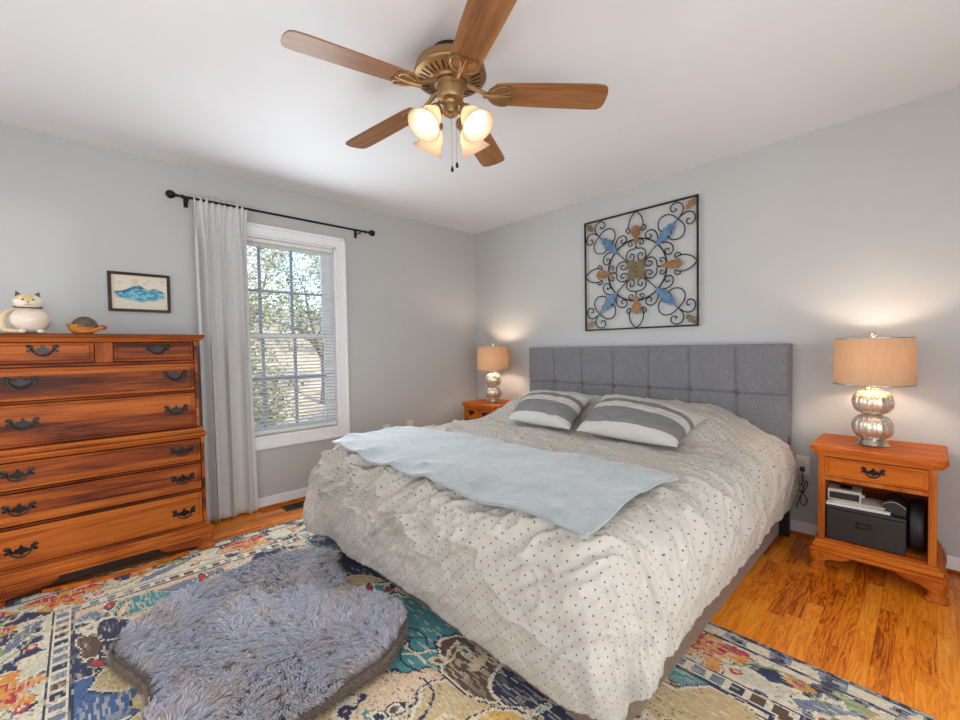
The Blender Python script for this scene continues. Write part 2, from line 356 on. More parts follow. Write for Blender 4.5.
def add_tube(bm, pts, rad, seg=8, closed=False, cap=True):
    pts = [Vector(p) for p in pts]; n = len(pts)
    rads = rad if isinstance(rad, (list, tuple)) else [rad] * n
    rings = []; up = None
    for i, p in enumerate(pts):
        a = pts[(i - 1) % n] if (closed or i > 0) else p; b = pts[(i + 1) % n] if (closed or i < n - 1) else p
        t = (b - a).normalized() if (b - a).length > 1e-9 else Vector((0, 0, 1))
        if up is None:
            up = Vector((0, 0, 1)) if abs(t.z) < 0.9 else Vector((1, 0, 0))
        s = t.cross(up)
        if s.length < 1e-6: s = t.orthogonal()
        s.normalize(); up = s.cross(t).normalized()
        rings.append([bm.verts.new(p + rads[i] * (math.cos(2 * PI * k / seg) * s + math.sin(2 * PI * k / seg) * up)) for k in range(seg)])
    m = n if closed else n - 1
    for i in range(m):
        A, B = rings[i], rings[(i + 1) % n]
        for k in range(seg): bm.faces.new((A[k], A[(k + 1) % seg], B[(k + 1) % seg], B[k]))
    if cap and not closed:
        bm.faces.new(rings[0][::-1]); bm.faces.new(rings[-1])

def add_lathe(bm, prof, seg=32, M=None, lobes=0, lobe_amp=0.0):
    """prof: list of (radius, z)"""
    rings = []
    for r, z in prof:
        if r < 1e-6: rings.append([bm.verts.new((0, 0, z))])
        else:
            ring = []
            for k in range(seg):
                t = 2 * PI * k / seg; rr = r * (1 + lobe_amp * (abs(math.cos(lobes * t / 2)) - 0.6) * min(1, r / 0.05)) if lobes else r
                ring.append(bm.verts.new((rr * math.cos(t), rr * math.sin(t), z)))
            rings.append(ring)
    for A, B in zip(rings, rings[1:]):
        if len(A) == 1 and len(B) == 1: continue
        for k in range(seg):
            k2 = (k + 1) % seg
            if len(A) == 1: bm.faces.new((A[0], B[k2], B[k]))
            elif len(B) == 1: bm.faces.new((A[k], A[k2], B[0]))
            else: bm.faces.new((A[k], A[k2], B[k2], B[k]))
    vs = [v for r in rings for v in r]
    if M is not None: bmesh.ops.transform(bm, matrix=M, verts=vs)
    return vs

def add_prism(bm, poly, h, M=None, bev=0.0):
    """poly in local xy extruded along z from 0 to h, front edge optionally bevelled, then moved by M"""
    t = bmesh.new()
    a = [t.verts.new((x, y, 0)) for x, y in poly]; b = [t.verts.new((x, y, h)) for x, y in poly]
    n = len(poly)
    t.faces.new(a[::-1]); f1 = t.faces.new(b)
    for i in range(n): t.faces.new((a[i], a[(i + 1) % n], b[(i + 1) % n], b[i]))
    if bev: bmesh.ops.bevel(t, geom=list(f1.edges), offset=bev, segments=2, affect='EDGES', profile=.5)
    if M is not None: bmesh.ops.transform(t, matrix=M, verts=t.verts[:])
    me = bpy.data.meshes.new('tmp'); t.to_mesh(me); t.free(); bm.from_mesh(me); bpy.data.meshes.remove(me)

# plane frames for prisms: local x,y -> world axes, local z -> extrusion direction
FRONT_X = Matrix(((0, 0, 1, 0), (1, 0, 0, 0), (0, 1, 0, 0), (0, 0, 0, 1)))      # x->Y, y->Z, extrude +X
FRONT_Y = Matrix(((1, 0, 0, 0), (0, 0, -1, 0), (0, 1, 0, 0), (0, 0, 0, 1)))     # x->X, y->Z, extrude -Y

def finish(name, bm, mat, parent=None, smooth=None, loc=None):
    bmesh.ops.recalc_face_normals(bm, faces=bm.faces[:])
    me = bpy.data.meshes.new(name); bm.to_mesh(me); bm.free()
    return finish_me(name, me, mat, parent, smooth, loc)

def finish_me(name, me, mat, parent=None, smooth=None, loc=None):
    me.materials.append(mat)
    o = bpy.data.objects.new(name, me); COL.objects.link(o)
    if smooth is not None:
        if smooth is True: me.shade_smooth()
        else:
            me.shade_smooth(); me.set_sharp_from_angle(angle=math.radians(smooth))
    if parent is not None: o.parent = parent
    if loc is not None: o.location = loc
    return o

def thing(name, label, cat, loc=(0, 0, 0), rz=0, group=None):
    o = bpy.data.objects.new(name, None); COL.objects.link(o); o.empty_display_size = 0.1
    o.location = loc; o.rotation_euler = (0, 0, rz); o['label'] = label; o['category'] = cat
    if group: o['group'] = group
    return o

def tag(o, label, cat, group=None):
    o['label'] = label; o['category'] = cat
    if group: o['group'] = group
    return o

def struct(name, bm, mat, parent=None, smooth=None):
    o = finish(name, bm, mat, parent, smooth)
    if parent is None: o['kind'] = 'structure'
    return o

def copy_tree(o, parent=None):
    c = o.copy(); COL.objects.link(c)
    if parent is not None: c.parent = parent
    for ch in list(o.children): copy_tree(ch, c)
    return c

def bx(*a, bev=0.0, seg=2):
    bm = bmesh.new(); add_box(bm, *a, bev=bev, seg=seg); return bm

def grid_mesh(name, P, UV=None, cols=None, flat_cols=None):
    """P: (ny,nx,3) array -> quad mesh, optional uv (ny,nx,2), vertex colours, or per-face colours"""
    ny, nx = P.shape[:2]
    idx = np.arange(ny * nx).reshape(ny, nx)
    F = np.stack([idx[:-1, :-1], idx[1:, :-1], idx[1:, 1:], idx[:-1, 1:]], -1).reshape(-1, 4)
    me = bpy.data.meshes.new(name)
    me.vertices.add(ny * nx); me.vertices.foreach_set('co', P.reshape(-1).astype(np.float32))
    me.loops.add(F.size); me.loops.foreach_set('vertex_index', F.reshape(-1).astype(np.int32))
    me.polygons.add(len(F)); me.polygons.foreach_set('loop_start', (np.arange(len(F)) * 4).astype(np.int32))
    me.update(calc_edges=True); me.validate()
    if UV is not None:
        l = me.uv_layers.new(name='cloth'); l.data.foreach_set('uv', UV.reshape(-1, 2)[F.reshape(-1)].reshape(-1).astype(np.float32))
    if flat_cols is not None:
        c = np.ones((len(F), 4), np.float32); c[:, :3] = flat_cols.reshape(-1, 3)
        a = me.color_attributes.new('col', 'FLOAT_COLOR', 'CORNER'); a.data.foreach_set('color', np.repeat(c, 4, 0).reshape(-1))
    if cols is not None:
        c = np.ones((ny * nx, 4), np.float32); c[:, :3] = cols.reshape(-1, 3)
        a = me.color_attributes.new('col', 'FLOAT_COLOR', 'POINT'); a.data.foreach_set('color', c.reshape(-1))
    return me

# ------------------------------------------------------------------ numpy noise
def _hash(ix, iy, seed):
    h = (ix.astype(np.int64) * 374761393 + iy.astype(np.int64) * 668265263 + seed * 974634777) & 0xffffffff
    h = ((h ^ (h >> 13)) * 1274126177) & 0xffffffff
    return ((h ^ (h >> 16)) & 0xffff) / 65535.0

def vnoise(x, y, seed=0):
    ix, iy = np.floor(x), np.floor(y); fx, fy = x - ix, y - iy
    fx, fy = fx * fx * fx * (fx * (fx * 6 - 15) + 10), fy * fy * fy * (fy * (fy * 6 - 15) + 10)
    a, b, c, d = _hash(ix, iy, seed), _hash(ix + 1, iy, seed), _hash(ix, iy + 1, seed), _hash(ix + 1, iy + 1, seed)
    return (a * (1 - fx) + b * fx) * (1 - fy) + (c * (1 - fx) + d * fx) * fy

def fbm(x, y, seed=0, oct=4):
    s, a, t = 0, 1.0, 0
    for k in range(oct):
        s = s + a * vnoise(x * 2 ** k, y * 2 ** k, seed + k * 17); t += a; a *= 0.5
    return s / t

def lin(rgb): return np.array(srgb(*rgb)[:3])

# ------------------------------------------------------------------ room shell
H = 2.44; XR, YB = 4.4, -4.3; T = 0.14
struct('floor', bx(-T, XR + T, YB - T, T, -0.12, 0.0), MT['floor'])
struct('ceiling', bx(-T, XR + T, YB - T, T, H, H + 0.12), MT['ceiling'])
struct('wall_headboard', bx(-T, XR + T, 0, T, 0, H), MT['wall'])
WY0, WY1, WZ0, WZ1 = -2.515, -1.615, 0.53, 2.05          # window opening
bm = bmesh.new()
add_box(bm, -T, 0, YB, WY0, 0, H); add_box(bm, -T, 0, WY1, 0, 0, H)
add_box(bm, -T, 0, WY0, WY1, 0, WZ0); add_box(bm, -T, 0, WY0, WY1, WZ1, H)
struct('wall_window', bm, MT['wall'])
struct('wall_back', bx(-T, XR + T, YB - T, YB, 0, H), MT['wall'])
bm = bmesh.new()   # right-hand wall with an assumed open doorway that lets the hall lamp through
add_box(bm, XR, XR + T, YB, -4.20, 0, H); add_box(bm, XR, XR + T, -3.36, 0, 0, H); add_box(bm, XR, XR + T, -4.20, -3.36, 1.966, H)
struct('wall_right', bm, MT['wall'])
bm = bmesh.new()   # unseen hall added beyond the doorway to block the sun
add_box(bm, XR + T, 9.6, -4.5, -4.4, 0, H); add_box(bm, XR + T, 9.6, -3.0, -2.9, 0, H); add_box(bm, 9.6, 9.7, -4.5, -2.9, 0, H)
add_box(bm, XR + T, 9.7, -4.5, -2.9, H, H + .12); add_box(bm, XR + T, 9.7, -4.5, -2.9, -.12, 0)
struct('hall_sun_block', bm, MT['wall'])

def baseboard(bm, x0, x1, y0, y1):
    add_box(bm, x0, x1, y0, y1, 0, 0.082, bev=0.004)
bm = bmesh.new(); baseboard(bm, 0, XR, -0.014, 0); struct('baseboard_headboard', bm, MT['trim'])
bm = bmesh.new(); baseboard(bm, 0, 0.014, YB, -0.014); struct('baseboard_window', bm, MT['trim'])
bm = bmesh.new(); add_box(bm, 0.014, XR, -0.030, -0.014, 0, 0.018, bev=0.006, seg=3); struct('trim_1', bm, MT['honey'])
bm = bmesh.new(); add_box(bm, 0.014, 0.030, YB, -0.030, 0, 0.018, bev=0.006, seg=3); struct('trim_2', bm, MT['honey'])

# ------------------------------------------------------------------ window in view
wroot = bpy.data.objects.new('window_1', None); COL.objects.link(wroot); wroot['kind'] = 'structure'
bm = bmesh.new()      # casing boards with a raised outer band
cw = 0.082
for (a, b, c, d) in ((WY0 - cw, WY0, WZ0 - cw, WZ1 + cw), (WY1, WY1 + cw, WZ0 - cw, WZ1 + cw)):
    add_box(bm, 0, 0.016, a, b, c, d, bev=0.003)
for (c, d) in ((WZ0 - cw, WZ0), (WZ1, WZ1 + cw)):
    add_box(bm, 0, 0.0158, WY0, WY1, c, d, bev=0.003)
for (a, b, c, d) in ((WY0 - cw, WY0 - cw + 0.022, WZ0 - cw, WZ1 + cw), (WY1 + cw - 0.022, WY1 + cw, WZ0 - cw, WZ1 + cw),
                     (WY0 - cw, WY1 + cw, WZ0 - cw, WZ0 - cw + 0.022), (WY0 - cw, WY1 + cw, WZ1 + cw - 0.022, WZ1 + cw)):
    add_box(bm, 0, 0.026, a, b, c, d, bev=0.005)
struct('casing', bm, MT['trim'], wroot)
bm = bmesh.new()
add_box(bm, -T, 0.002, WY0 - 0.001, WY0 + 0.014, WZ0, WZ1); add_box(bm, -T, 0.002, WY1 - 0.014, WY1 + 0.001, WZ0, WZ1)
add_box(bm, -T, 0.002, WY0, WY1, WZ1 - 0.014, WZ1 + 0.001); add_box(bm, -T, 0.012, WY0, WY1, WZ0 - 0.001, WZ0 + 0.016, bev=0.003)
struct('jamb', bm, MT['trim'], wroot)
def sash(name, x, z0, z1, my, mz, rail_lo, rail_hi):
    y0, y1 = WY0 + 0.014, WY1 - 0.014; st = 0.072
    bm = bmesh.new()
    add_box(bm, x - 0.02, x + 0.02, y0, y0 + st, z0, z1, bev=0.004); add_box(bm, x - 0.02, x + 0.02, y1 - st, y1, z0, z1, bev=0.004)
    add_box(bm, x - 0.0195, x + 0.0195, y0 + st, y1 - st, z0, z0 + rail_lo, bev=0.004); add_box(bm, x - 0.0195, x + 0.0195, y0 + st, y1 - st, z1 - rail_hi, z1, bev=0.004)
    s = struct(name, bm, MT['trim'], wroot)
    bm = bmesh.new()
    for y in my: add_box(bm, x - 0.008, x + 0.008, y - 0.010, y + 0.010, z0 + rail_lo, z1 - rail_hi)
    add_box(bm, x - 0.0079, x + 0.0079, y0 + st, y1 - st, mz - 0.010, mz + 0.010)
    struct('muntin_bars', bm, MT['muntin'], s)
    struct('pane', bx(x - 0.003, x + 0.001, y0 + st - 0.004, y1 - st + 0.004, z0 + rail_lo - 0.004, z1 - rail_hi + 0.004), MT['glass'], s)
sash('upper_sash', -0.105, 1.285, WZ1 - 0.014, (-1.945, -2.185), 1.655, 0.04, 0.045)
sash('lower_sash', -0.065, WZ0 + 0.016, 1.325, (-1.945, -2.185), 0.975, 0.06, 0.04)

blind = thing('window_blind', 'white horizontal mini blind with open slats hanging inside the window frame', 'blind', (-0.022, (WY0 + WY1) / 2, WZ1 - 0.016))
hw = (WY1 - WY0) / 2 - 0.022; zb = WZ1 - 0.016
finish('headrail', bx(-0.016, 0.016, -hw, hw, -0.030, -0.001, bev=0.002), MT['white'], blind)
bm = bmesh.new(); z = -0.055
while z > -(zb - WZ0 - 0.06):
    M_ = Matrix.Translation((0, 0, z)) @ Matrix.Rotation(math.radians(16), 4, 'Y')
    add_box(bm, -0.0125, 0.0125, -hw, hw, -0.0009, 0.0009, M=M_); z -= 0.0275
finish('slats', bm, MT['slat'], blind)
finish('bottom_rail', bx(-0.012, 0.012, -hw, hw, -(zb - WZ0 - 0.052), -(zb - WZ0 - 0.034), bev=0.003), MT['white'], blind)
bm = bmesh.new()
for y in (-hw + 0.12, hw - 0.12): add_tube(bm, [(0.0125, y, -0.03), (0.0125, y, -(zb - WZ0 - 0.05))], 0.0007, 5)
finish('ladder_cord', bm, MT['white'], blind)
bm = bmesh.new()
add_tube(bm, [(0.018, hw - 0.035, -0.03), (0.020, hw - 0.035, -0.42)], 0.0012, 6); add_tube(bm, [(0.018, hw - 0.022, -0.03), (0.020, hw - 0.022, -0.55)], 0.0012, 6)
add_lathe(bm, [(0, -0.03), (.005, -0.028), (.003, 0)], 10, Matrix.Translation((0.020, hw - 0.035, -0.42))); add_lathe(bm, [(0, -0.03), (.005, -0.028), (.003, 0)], 10, Matrix.Translation((0.020, hw - 0.022, -0.55)))
finish('pull_cord', bm, MT['white'], blind)

# ------------------------------------------------------------------ curtain and rod
rod = thing('curtain_rod', 'black metal curtain rod with round finials mounted above the window', 'curtain rod', (0.09, -2.03, 2.205))
def along(a, b): return [(0, a, 0), (0, b, 0)]
bm = bmesh.new(); add_tube(bm, along(-0.665, 0.655), 0.0085, 12); finish('pole', bm, MT['rod'], rod, smooth=40)
for s_, y in ((-1, -0.665), (1, 0.655)):
    bm = bmesh.new()
    Mx = Matrix.Translation((0, y, 0)) @ Matrix.Rotation(-s_ * PI / 2, 4, 'X')
    add_lathe(bm, [(0, -0.012), (.0125, -0.012), (.0125, 0.002), (.008, 0.006), (.006, 0.016), (.010, 0.020), (.010, 0.024), (.006, 0.027), (.015, 0.034), (.024, 0.046), (.027, 0.058), (.024, 0.071), (.015, 0.081), (0, 0.086)], 20, Mx)
    finish('finial', bm, MT['rod'], rod, smooth=50)
for y in (-0.630, 0.600):
    bm = bmesh.new()
    add_box(bm, -0.090, -0.084, y - 0.012, y + 0.012, -0.045, 0.025, bev=0.002)
    add_tube(bm, [(-0.086, y, -0.012), (-0.05, y, -0.014), (0.0, y, -0.014), (0.008, y, -0.008)], 0.005, 8)
    add_tube(bm, [(0.0, y, -0.012), (0.0, y, -0.032)], 0.004, 8)
    finish('bracket', bm, MT['rod'], rod, smooth=40)

def curtain():
    ny, nz = 180, 60; P = np.zeros((nz, ny, 3)); UV = np.zeros((nz, ny, 2))
    for j in range(nz):
        t = j / (nz - 1); z = 2.232 - t * (2.232 - 0.018)
        zz = z
        for i in range(ny):
            s = i / (ny - 1)
            top_y = -2.632 + 0.325 * s; bot_y = -2.612 + 0.325 * s
            y = top_y * (1 - t) + bot_y * t
            w = s ** 0.72
            ph = 2 * PI * (3.6 * w) + 0.3 + 0.5 * t
            fold = math.sin(ph) * 0.75 + 0.25 * math.sin(2.3 * ph + 1.0)
            tight = math.sin(2 * PI * 9 * s + 0.8)
            k = min(1.0, t / 0.16)
            amp = 0.014 * (1 - k) + 0.038 * k
            edge = min(1, (1 - s) / 0.10)
            x = 0.078 + amp * ((1 - k * .85) * tight * 0.55 + (0.25 + 0.75 * k) * fold) * (0.35 + 0.65 * edge)
            x += 0.006 * math.sin(5 * t + 9 * s)
            y += 0.016 * math.cos(ph) * k
            if 0.02 < z < 2.215 and t < 0.04:    # pocket hugging the rod
                x = 0.09 + (x - 0.078) * 0.6 + 0.010 * (1 if tight > 0 else -1) * 0.3
            P[j, i] = (max(0.034, x), y, zz + 0.004 * tight * (1 - k)); UV[j, i] = (s * 0.6, z)
    me = grid_mesh('curtain', P, UV)
    o = finish_me('curtain', me, MT['curtain'], None, True)
    m = o.modifiers.new('thick', 'SOLIDIFY'); m.thickness = 0.003; m.offset = 0
    return o
tag(curtain(), 'long light grey curtain gathered at the left side of the window', 'curtain')

# ------------------------------------------------------------------ hardware pull shared by all drawers
def pull_bm(w=0.058, h=0.034):
    """bat-wing back plate with drooping bail; local: x right, z up, faces -y"""
    half = [(0, .95), (.07, .62), (.15, .40), (.24, .30), (.30, .42), (.36, .26), (.42, .06), (.52, .14), (.56, .50), (.66, .82), (.82, .90), (.96, .74), (1.0, .50), (.90, .42), (.82, .52), (.75, .44),
            (.78, .20), (.92, .12), (.98, -.06), (.88, -.22), (.72, -.10), (.56, -.06), (.42, -.16), (.30, -.30), (.16, -.30), (0, -.62)]
    poly = [(x * w, z * h) for x, z in half] + [(-x * w, z * h) for x, z in half[-2:0:-1]]
    bm = bmesh.new()
    add_prism(bm, poly, 0.004, FRONT_Y, bev=0.0012)
    for s in (-1, 1):
        add_lathe(bm, [(0, .018), (.006, .017), (.0075, .012), (.005, .007), (.005, 0.003)], 12, Matrix.Translation((s * w * .70, 0, h * .45)) @ Matrix.Rotation(PI / 2, 4, 'X'))
    pts = []
    for k in range(15):
        t = -1 + 2 * k / 14
        x = t * w * .74; zz = h * (.42 - 1.12 * (1 - abs(t) ** 2.4))
        pts.append((x, -0.014 - 0.010 * (1 - t * t), zz))
    add_tube(bm, pts, [0.0030 + 0.0012 * (1 - abs(-1 + 2 * k / 14)) for k in range(15)], 8)
    return bm

# ------------------------------------------------------------------ tall dresser (faces +x)
DY = -3.117
dr = thing('dresser', 'tall cherry wood chest of drawers with black bat-wing pulls beside the curtain', 'dresser', (0, DY, 0))
def pull_x(parent, y, z, x):
    o = finish('handle', pull_bm(), MT['iron'], parent, smooth=35)
    o.rotation_euler = (0, 0, PI / 2); o.location = (x, y, z); o['label'] = 'black metal bat-wing drawer pull'
    return o
def case(name, x1, hy, z0, z1, openings):
    """box carcass: a body, two stiles and rails standing proud between the drawer openings"""
    bm = bmesh.new(); xb = x1 - 0.030; st = openings[0][0]
    add_box(bm, 0.03, xb, -hy, hy, z0, z1, bev=0.002)
    for s in (-1, 1): add_box(bm, xb - .001, x1, s * hy if s < 0 else st, -st if s < 0 else hy, z0, z1, bev=0.002)
    zz = z0
    for _, a, b in openings:
        add_box(bm, xb - .001, x1 - .001, -st, st, zz, a, bev=0.002); zz = b
    add_box(bm, xb - .001, x1 - .001, -st, st, zz, z1, bev=0.002)
    return finish(name, bm, MT['cherry'], dr)
case('upper_case', 0.455, 0.417, 0.735, 1.262, [(0.400, 0.741, 0.953), (0.400, 0.960, 1.127), (0.400, 1.138, 1.249)])
case('lower_case', 0.458, 0.436, 0.12, 0.690, [(0.419, 0.167, 0.357), (0.419, 0.369, 0.529), (0.419, 0.539, 0.677)])
bm = bmesh.new()
add_box(bm, 0.022, 0.470, -0.430, 0.430, 1.248, 1.262, bev=0.005); add_box(bm, 0.020, 0.480, -0.442, 0.442, 1.258, 1.271, bev=0.005)
add_box(bm, 0.015, 0.492, -0.452, 0.452, 1.270, 1.290, bev=0.007, seg=3)
finish('top', bm, MT['cherry'], dr)
bm = bmesh.new()
add_box(bm, 0.02, 0.488, -0.448, 0.448, 0.694, 0.709, bev=0.006, seg=3); add_box(bm, 0.02, 0.474, -0.432, 0.432, 0.708, 0.738, bev=0.008)
add_box(bm, 0.02, 0.470, -0.440, 0.440, 0.682, 0.696, bev=0.004)
finish('waist_moulding', bm, MT['cherry'], dr)
def drawer(y0, y1, z0, z1, x, pulls, hz):
    bm = bmesh.new()
    add_box(bm, x - 0.029, x + 0.006, y0, y1, z0, z1, bev=0.004)
    add_box(bm, x, x + 0.013, y0 + 0.016, y1 - 0.016, z0 + 0.012, z1 - 0.012, bev=0.006, seg=3)
    d = finish('drawer', bm, MT['cherry'], dr)
    for y in pulls: pull_x(d, y, hz, x + 0.0135)
drawer(-0.396, -0.036, 1.143, 1.244, 0.455, (-0.222,), 1.205)
drawer(0.040, 0.396, 1.143, 1.244, 0.455, (0.226,), 1.205)
bm = bx(0.44, 0.462, -0.034, 0.038, 1.140, 1.246, bev=0.002); finish('divider', bm, MT['cherry_up'], dr)
drawer(-0.398, 0.398, 0.965, 1.122, 0.455, (-0.300, 0.303), 1.053)
drawer(-0.398, 0.398, 0.745, 0.948, 0.455, (-0.300, 0.303), 0.855)
drawer(-0.415, 0.415, 0.544, 0.672, 0.458, (-0.324, 0.322), 0.614)
drawer(-0.415, 0.415, 0.374, 0.524, 0.458, (-0.324, 0.322), 0.450)
drawer(-0.415, 0.415, 0.172, 0.352, 0.458, (-0.324, 0.322), 0.250)
bm = bmesh.new()
add_box(bm, 0.02, 0.474, -0.452, 0.452, 0.132, 0.152, bev=0.006, seg=3); add_box(bm, 0.02, 0.486, -0.464, 0.464, 0.098, 0.136, bev=0.008, seg=3)
add_box(bm, 0.02, 0.490, -0.468, 0.468, 0.086, 0.100, bev=0.004)
finish('base_moulding', bm, MT['cherry'], dr)
def ogee_foot(w=0.075, z1=0.088):
    """square foot lofted through an ogee profile, centred at origin"""
    bm = bmesh.new(); prof = [(0, .54), (.010, .56), (.016, .50), (.022, .40), (.038, .36), (.052, .44), (.066, .52), (.078, .54), (z1, .52)]
    rings = []
    for z, k in prof:
        a = w * k; c = a * .3
        rings.append([bm.verts.new((x, y, z)) for x, y in ((a - c, -a), (a, -a + c), (a, a - c), (a - c, a), (-a + c, a), (-a, a - c), (-a, -a + c), (-a + c, -a))])
    for A, B in zip(rings, rings[1:]):
        for k in range(8): bm.faces.new((A[k], A[(k + 1) % 8], B[(k + 1) % 8], B[k]))
    bm.faces.new(rings[0][::-1]); bm.faces.new(rings[-1])
    return bm
for fx in (0.075, 0.448):
    for fy in (-0.425, 0.425):
        finish('foot', ogee_foot(0.082), MT['cherry_up'], dr, smooth=35, loc=(fx, fy, 0.0108 if fx > .3 else 0))
for s in (-1, 1):     # front apron brackets with a scrolled end
    pts = [(0.40, 0.090), (0.195, 0.090), (0.200, 0.075), (0.215, 0.060), (0.235, 0.052), (0.26, 0.054), (0.285, 0.046), (0.32, 0.045), (0.36, 0.04), (0.40, 0.03)]
    bm = bmesh.new(); add_prism(bm, [(s * a, b) for a, b in pts], 0.022, Matrix.Translation((0.458, 0, 0)) @ FRONT_X, bev=0.004)
    finish('apron', bm, MT['cherry'], dr)
finish('gap_shade_panel', bx(0.385, 0.40, -0.40, 0.40, 0.016, 0.09), MT['gap_shade'], dr)  # dark panel added behind the aprons to stand for the shade in the gap

# ------------------------------------------------------------------ nightstands (face -y)
def nightstand(x0, label, two=False):
    """x0: left edge of the top"""
    W_, D_ = 0.494, 0.43
    t = thing('nightstand', label, 'nightstand', (x0 + W_ / 2, -0.02, 0), group=None)
    hx = W_ / 2
    bm = bmesh.new()
    c = 0.035
    for (e, z0, z1, bv) in ((-0.014, 0.600, 0.612, 0.004), (-0.006, 0.611, 0.624, 0.005), (0.0, 0.622, 0.648, 0.007)):
        poly = [(-hx - e, 0), (-hx - e, -D_ + c - e), (-hx + c * .35 - e, -D_ + c * .35 - e), (-hx + c - e, -D_ - e), (hx - c + e, -D_ - e), (hx - c * .35 + e, -D_ + c * .35 - e), (hx + e, -D_ + c - e), (hx + e, 0)]
        add_prism(bm, poly, z1 - z0, Matrix.Translation((0, 0, z0)), bev=bv)
    finish('top', bm, MT['honey'], t)
    cx = 0.212; cd = -0.405
    bm = bmesh.new()
    add_box(bm, -cx, -cx + 0.028, cd, -0.004, 0.155, 0.602, bev=0.002); add_box(bm, cx - 0.028, cx, cd, -0.004, 0.155, 0.602, bev=0.002)
    add_box(bm, -cx + 0.028, cx - 0.028, cd + 0.001, cd + 0.02, 0.474, 0.494); add_box(bm, -cx + 0.028, cx - 0.028, cd + 0.001, cd + 0.02, 0.596, 0.602)
    finish('case', bm, MT['honey_up'], t)
    bm = bmesh.new()
    add_box(bm, -cx + 0.027, cx - 0.027, -0.020, -0.006, 0.155, 0.60); add_box(bm, -cx + 0.027, cx - 0.027, cd + 0.02, -0.01, 0.478, 0.490)
    finish('back_panel', bm, MT['honey'], t)
    finish('shelf', bx(-cx + 0.02, cx - 0.02, cd + 0.004, -0.008, 0.150, 0.168, bev=0.002), MT['honey'], t)
    spans = ((-0.184, -0.004), (0.004, 0.184)) if two else ((-0.184, 0.184),)
    for a, b in spans:
        bm = bmesh.new()
        add_box(bm, a, b, cd - 0.004, -0.04, 0.497, 0.594, bev=0.003)
        if not two: add_box(bm, a + 0.014, b - 0.014, cd - 0.010, cd, 0.509, 0.582, bev=0.004, seg=3)
        d = finish('drawer', bm, MT['honey'], t)
        o = finish('handle', pull_bm(0.044 if not two else 0.036, 0.027), MT['iron'], d, smooth=35)
        o.location = ((a + b) / 2, cd - (0.0105 if not two else 0.0045), 0.548); o['label'] = 'black metal bat-wing drawer pull'
    bm = bmesh.new()
    for e, z0, z1, bv in ((0.012, 0.142, 0.158, 0.005), (0.022, 0.116, 0.144, 0.008), (0.032, 0.100, 0.118, 0.005)):
        add_box(bm, -cx - e, cx + e, cd - e, -0.002, z0, z1, bev=bv, seg=3)
    finish('base_moulding', bm, MT['honey'], t)
    for fx in (-cx, cx):
        for fy in (cd + 0.014, -0.05):
            f = finish('foot', ogee_foot(0.072, 0.104), MT['honey_up'], t, smooth=35, loc=(fx, fy, 0))
    for s in (-1, 1):
        pts = [(0.22, 0.104), (0.075, 0.104), (0.082, 0.092), (0.098, 0.084), (0.112, 0.074), (0.130, 0.078), (0.150, 0.070), (0.175, 0.066), (0.195, 0.05), (0.215, 0.04), (0.22, 0.04)]
        bm = bmesh.new(); add_prism(bm, [(s * a, b) for a, b in pts], 0.02, Matrix.Translation((0, cd - 0.004, 0)) @ FRONT_Y, bev=0.004)
        finish('apron', bm, MT['honey'], t)
    return t
ns_r = nightstand(3.018, 'honey wood nightstand with one drawer and a cluttered open shelf, right of the bed')
ns_l = nightstand(0.219, 'honey wood nightstand half hidden behind the far side of the bed, in the corner', two=True)

# ------------------------------------------------------------------ bedside lamps
def bed_lamp(x, y, label):
    t = thing('table_lamp', label, 'lamp', (x, y, 0.648))
    bm = bmesh.new(); add_lathe(bm, [(0, 0), (.066, 0), (.068, .006), (.060, .010), (.052, .024), (.046, .034), (0, .034)], 40); finish('base', bm, MT['silver'], t, smooth=40)
    def gourd(z0, h, r):
        pr = []
        for k in range(17):
            a = -PI / 2 + PI * k / 16
            pr.append((max(0.030, r * math.cos(a) ** .62), z0 + h / 2 + h / 2 * math.sin(a)))
        return pr
    bm = bmesh.new()
    add_lathe(bm, gourd(0.030, 0.132, 0.081) + gourd(0.160, 0.128, 0.081), 72, lobes=18, lobe_amp=0.055)
    finish('glass_body', bm, MT['mercury'], t, smooth=60)
    bm = bmesh.new()
    add_lathe(bm, [(.030, .284), (.034, .290), (.022, .296), (.012, .304), (.012, .345), (.017, .346), (.017, .385), (.010, .387), (0, .387)], 24)
    finish('socket', bm, MT['silver'], t, smooth=40)
    bm = bmesh.new(); add_lathe(bm, [(0.011, .387), (.014, .398), (.026, .425), (.030, .445), (.026, .465), (.012, .477), (0, .479)], 20)
    finish('bulb', bm, MT['bulb_bed'], t, smooth=True)
    bm = bmesh.new()
    R0, R1, z0, z1 = 0.160, 0.152, 0.318, 0.552
    add_lathe(bm, [(R0, z0), (R1, z1), (R1 - .003, z1), (R0 - .003, z0), (R0, z0)], 64)
    sh = finish('shade', bm, MT['shade'], t, smooth=40)
    for r, z in ((R0 - .001, z0), (R1 - .001, z1)):
        bm = bmesh.new(); add_tube(bm, [(r * math.cos(2 * PI * k / 48), r * math.sin(2 * PI * k / 48), z) for k in range(48)], 0.0026, 6, closed=True)
        finish('trim_ring', bm, MT['silver'], sh, smooth=60)
    bm = bmesh.new()
    for k in range(3):
        a = 2 * PI * k / 3 + .4; add_tube(bm, [(0, 0, .545), (R1 * .99 * math.cos(a), R1 * .99 * math.sin(a), .549)], 0.0018, 6)
    for s in (-1, 1): add_tube(bm, [(s * .012, 0, .36), (s * .05, 0, .41), (s * .05, 0, .49), (s * .02, 0, .535), (0, 0, .545)], 0.0016, 6)
    finish('harp', bm, MT['silver'], t, smooth=60)
    bm = bmesh.new(); add_lathe(bm, [(0, .545), (.006, .546), (.004, .556), (.010, .562), (.013, .572), (.010, .582), (0, .586)], 16); finish('finial', bm, MT['silver'], t, smooth=50)
    return t
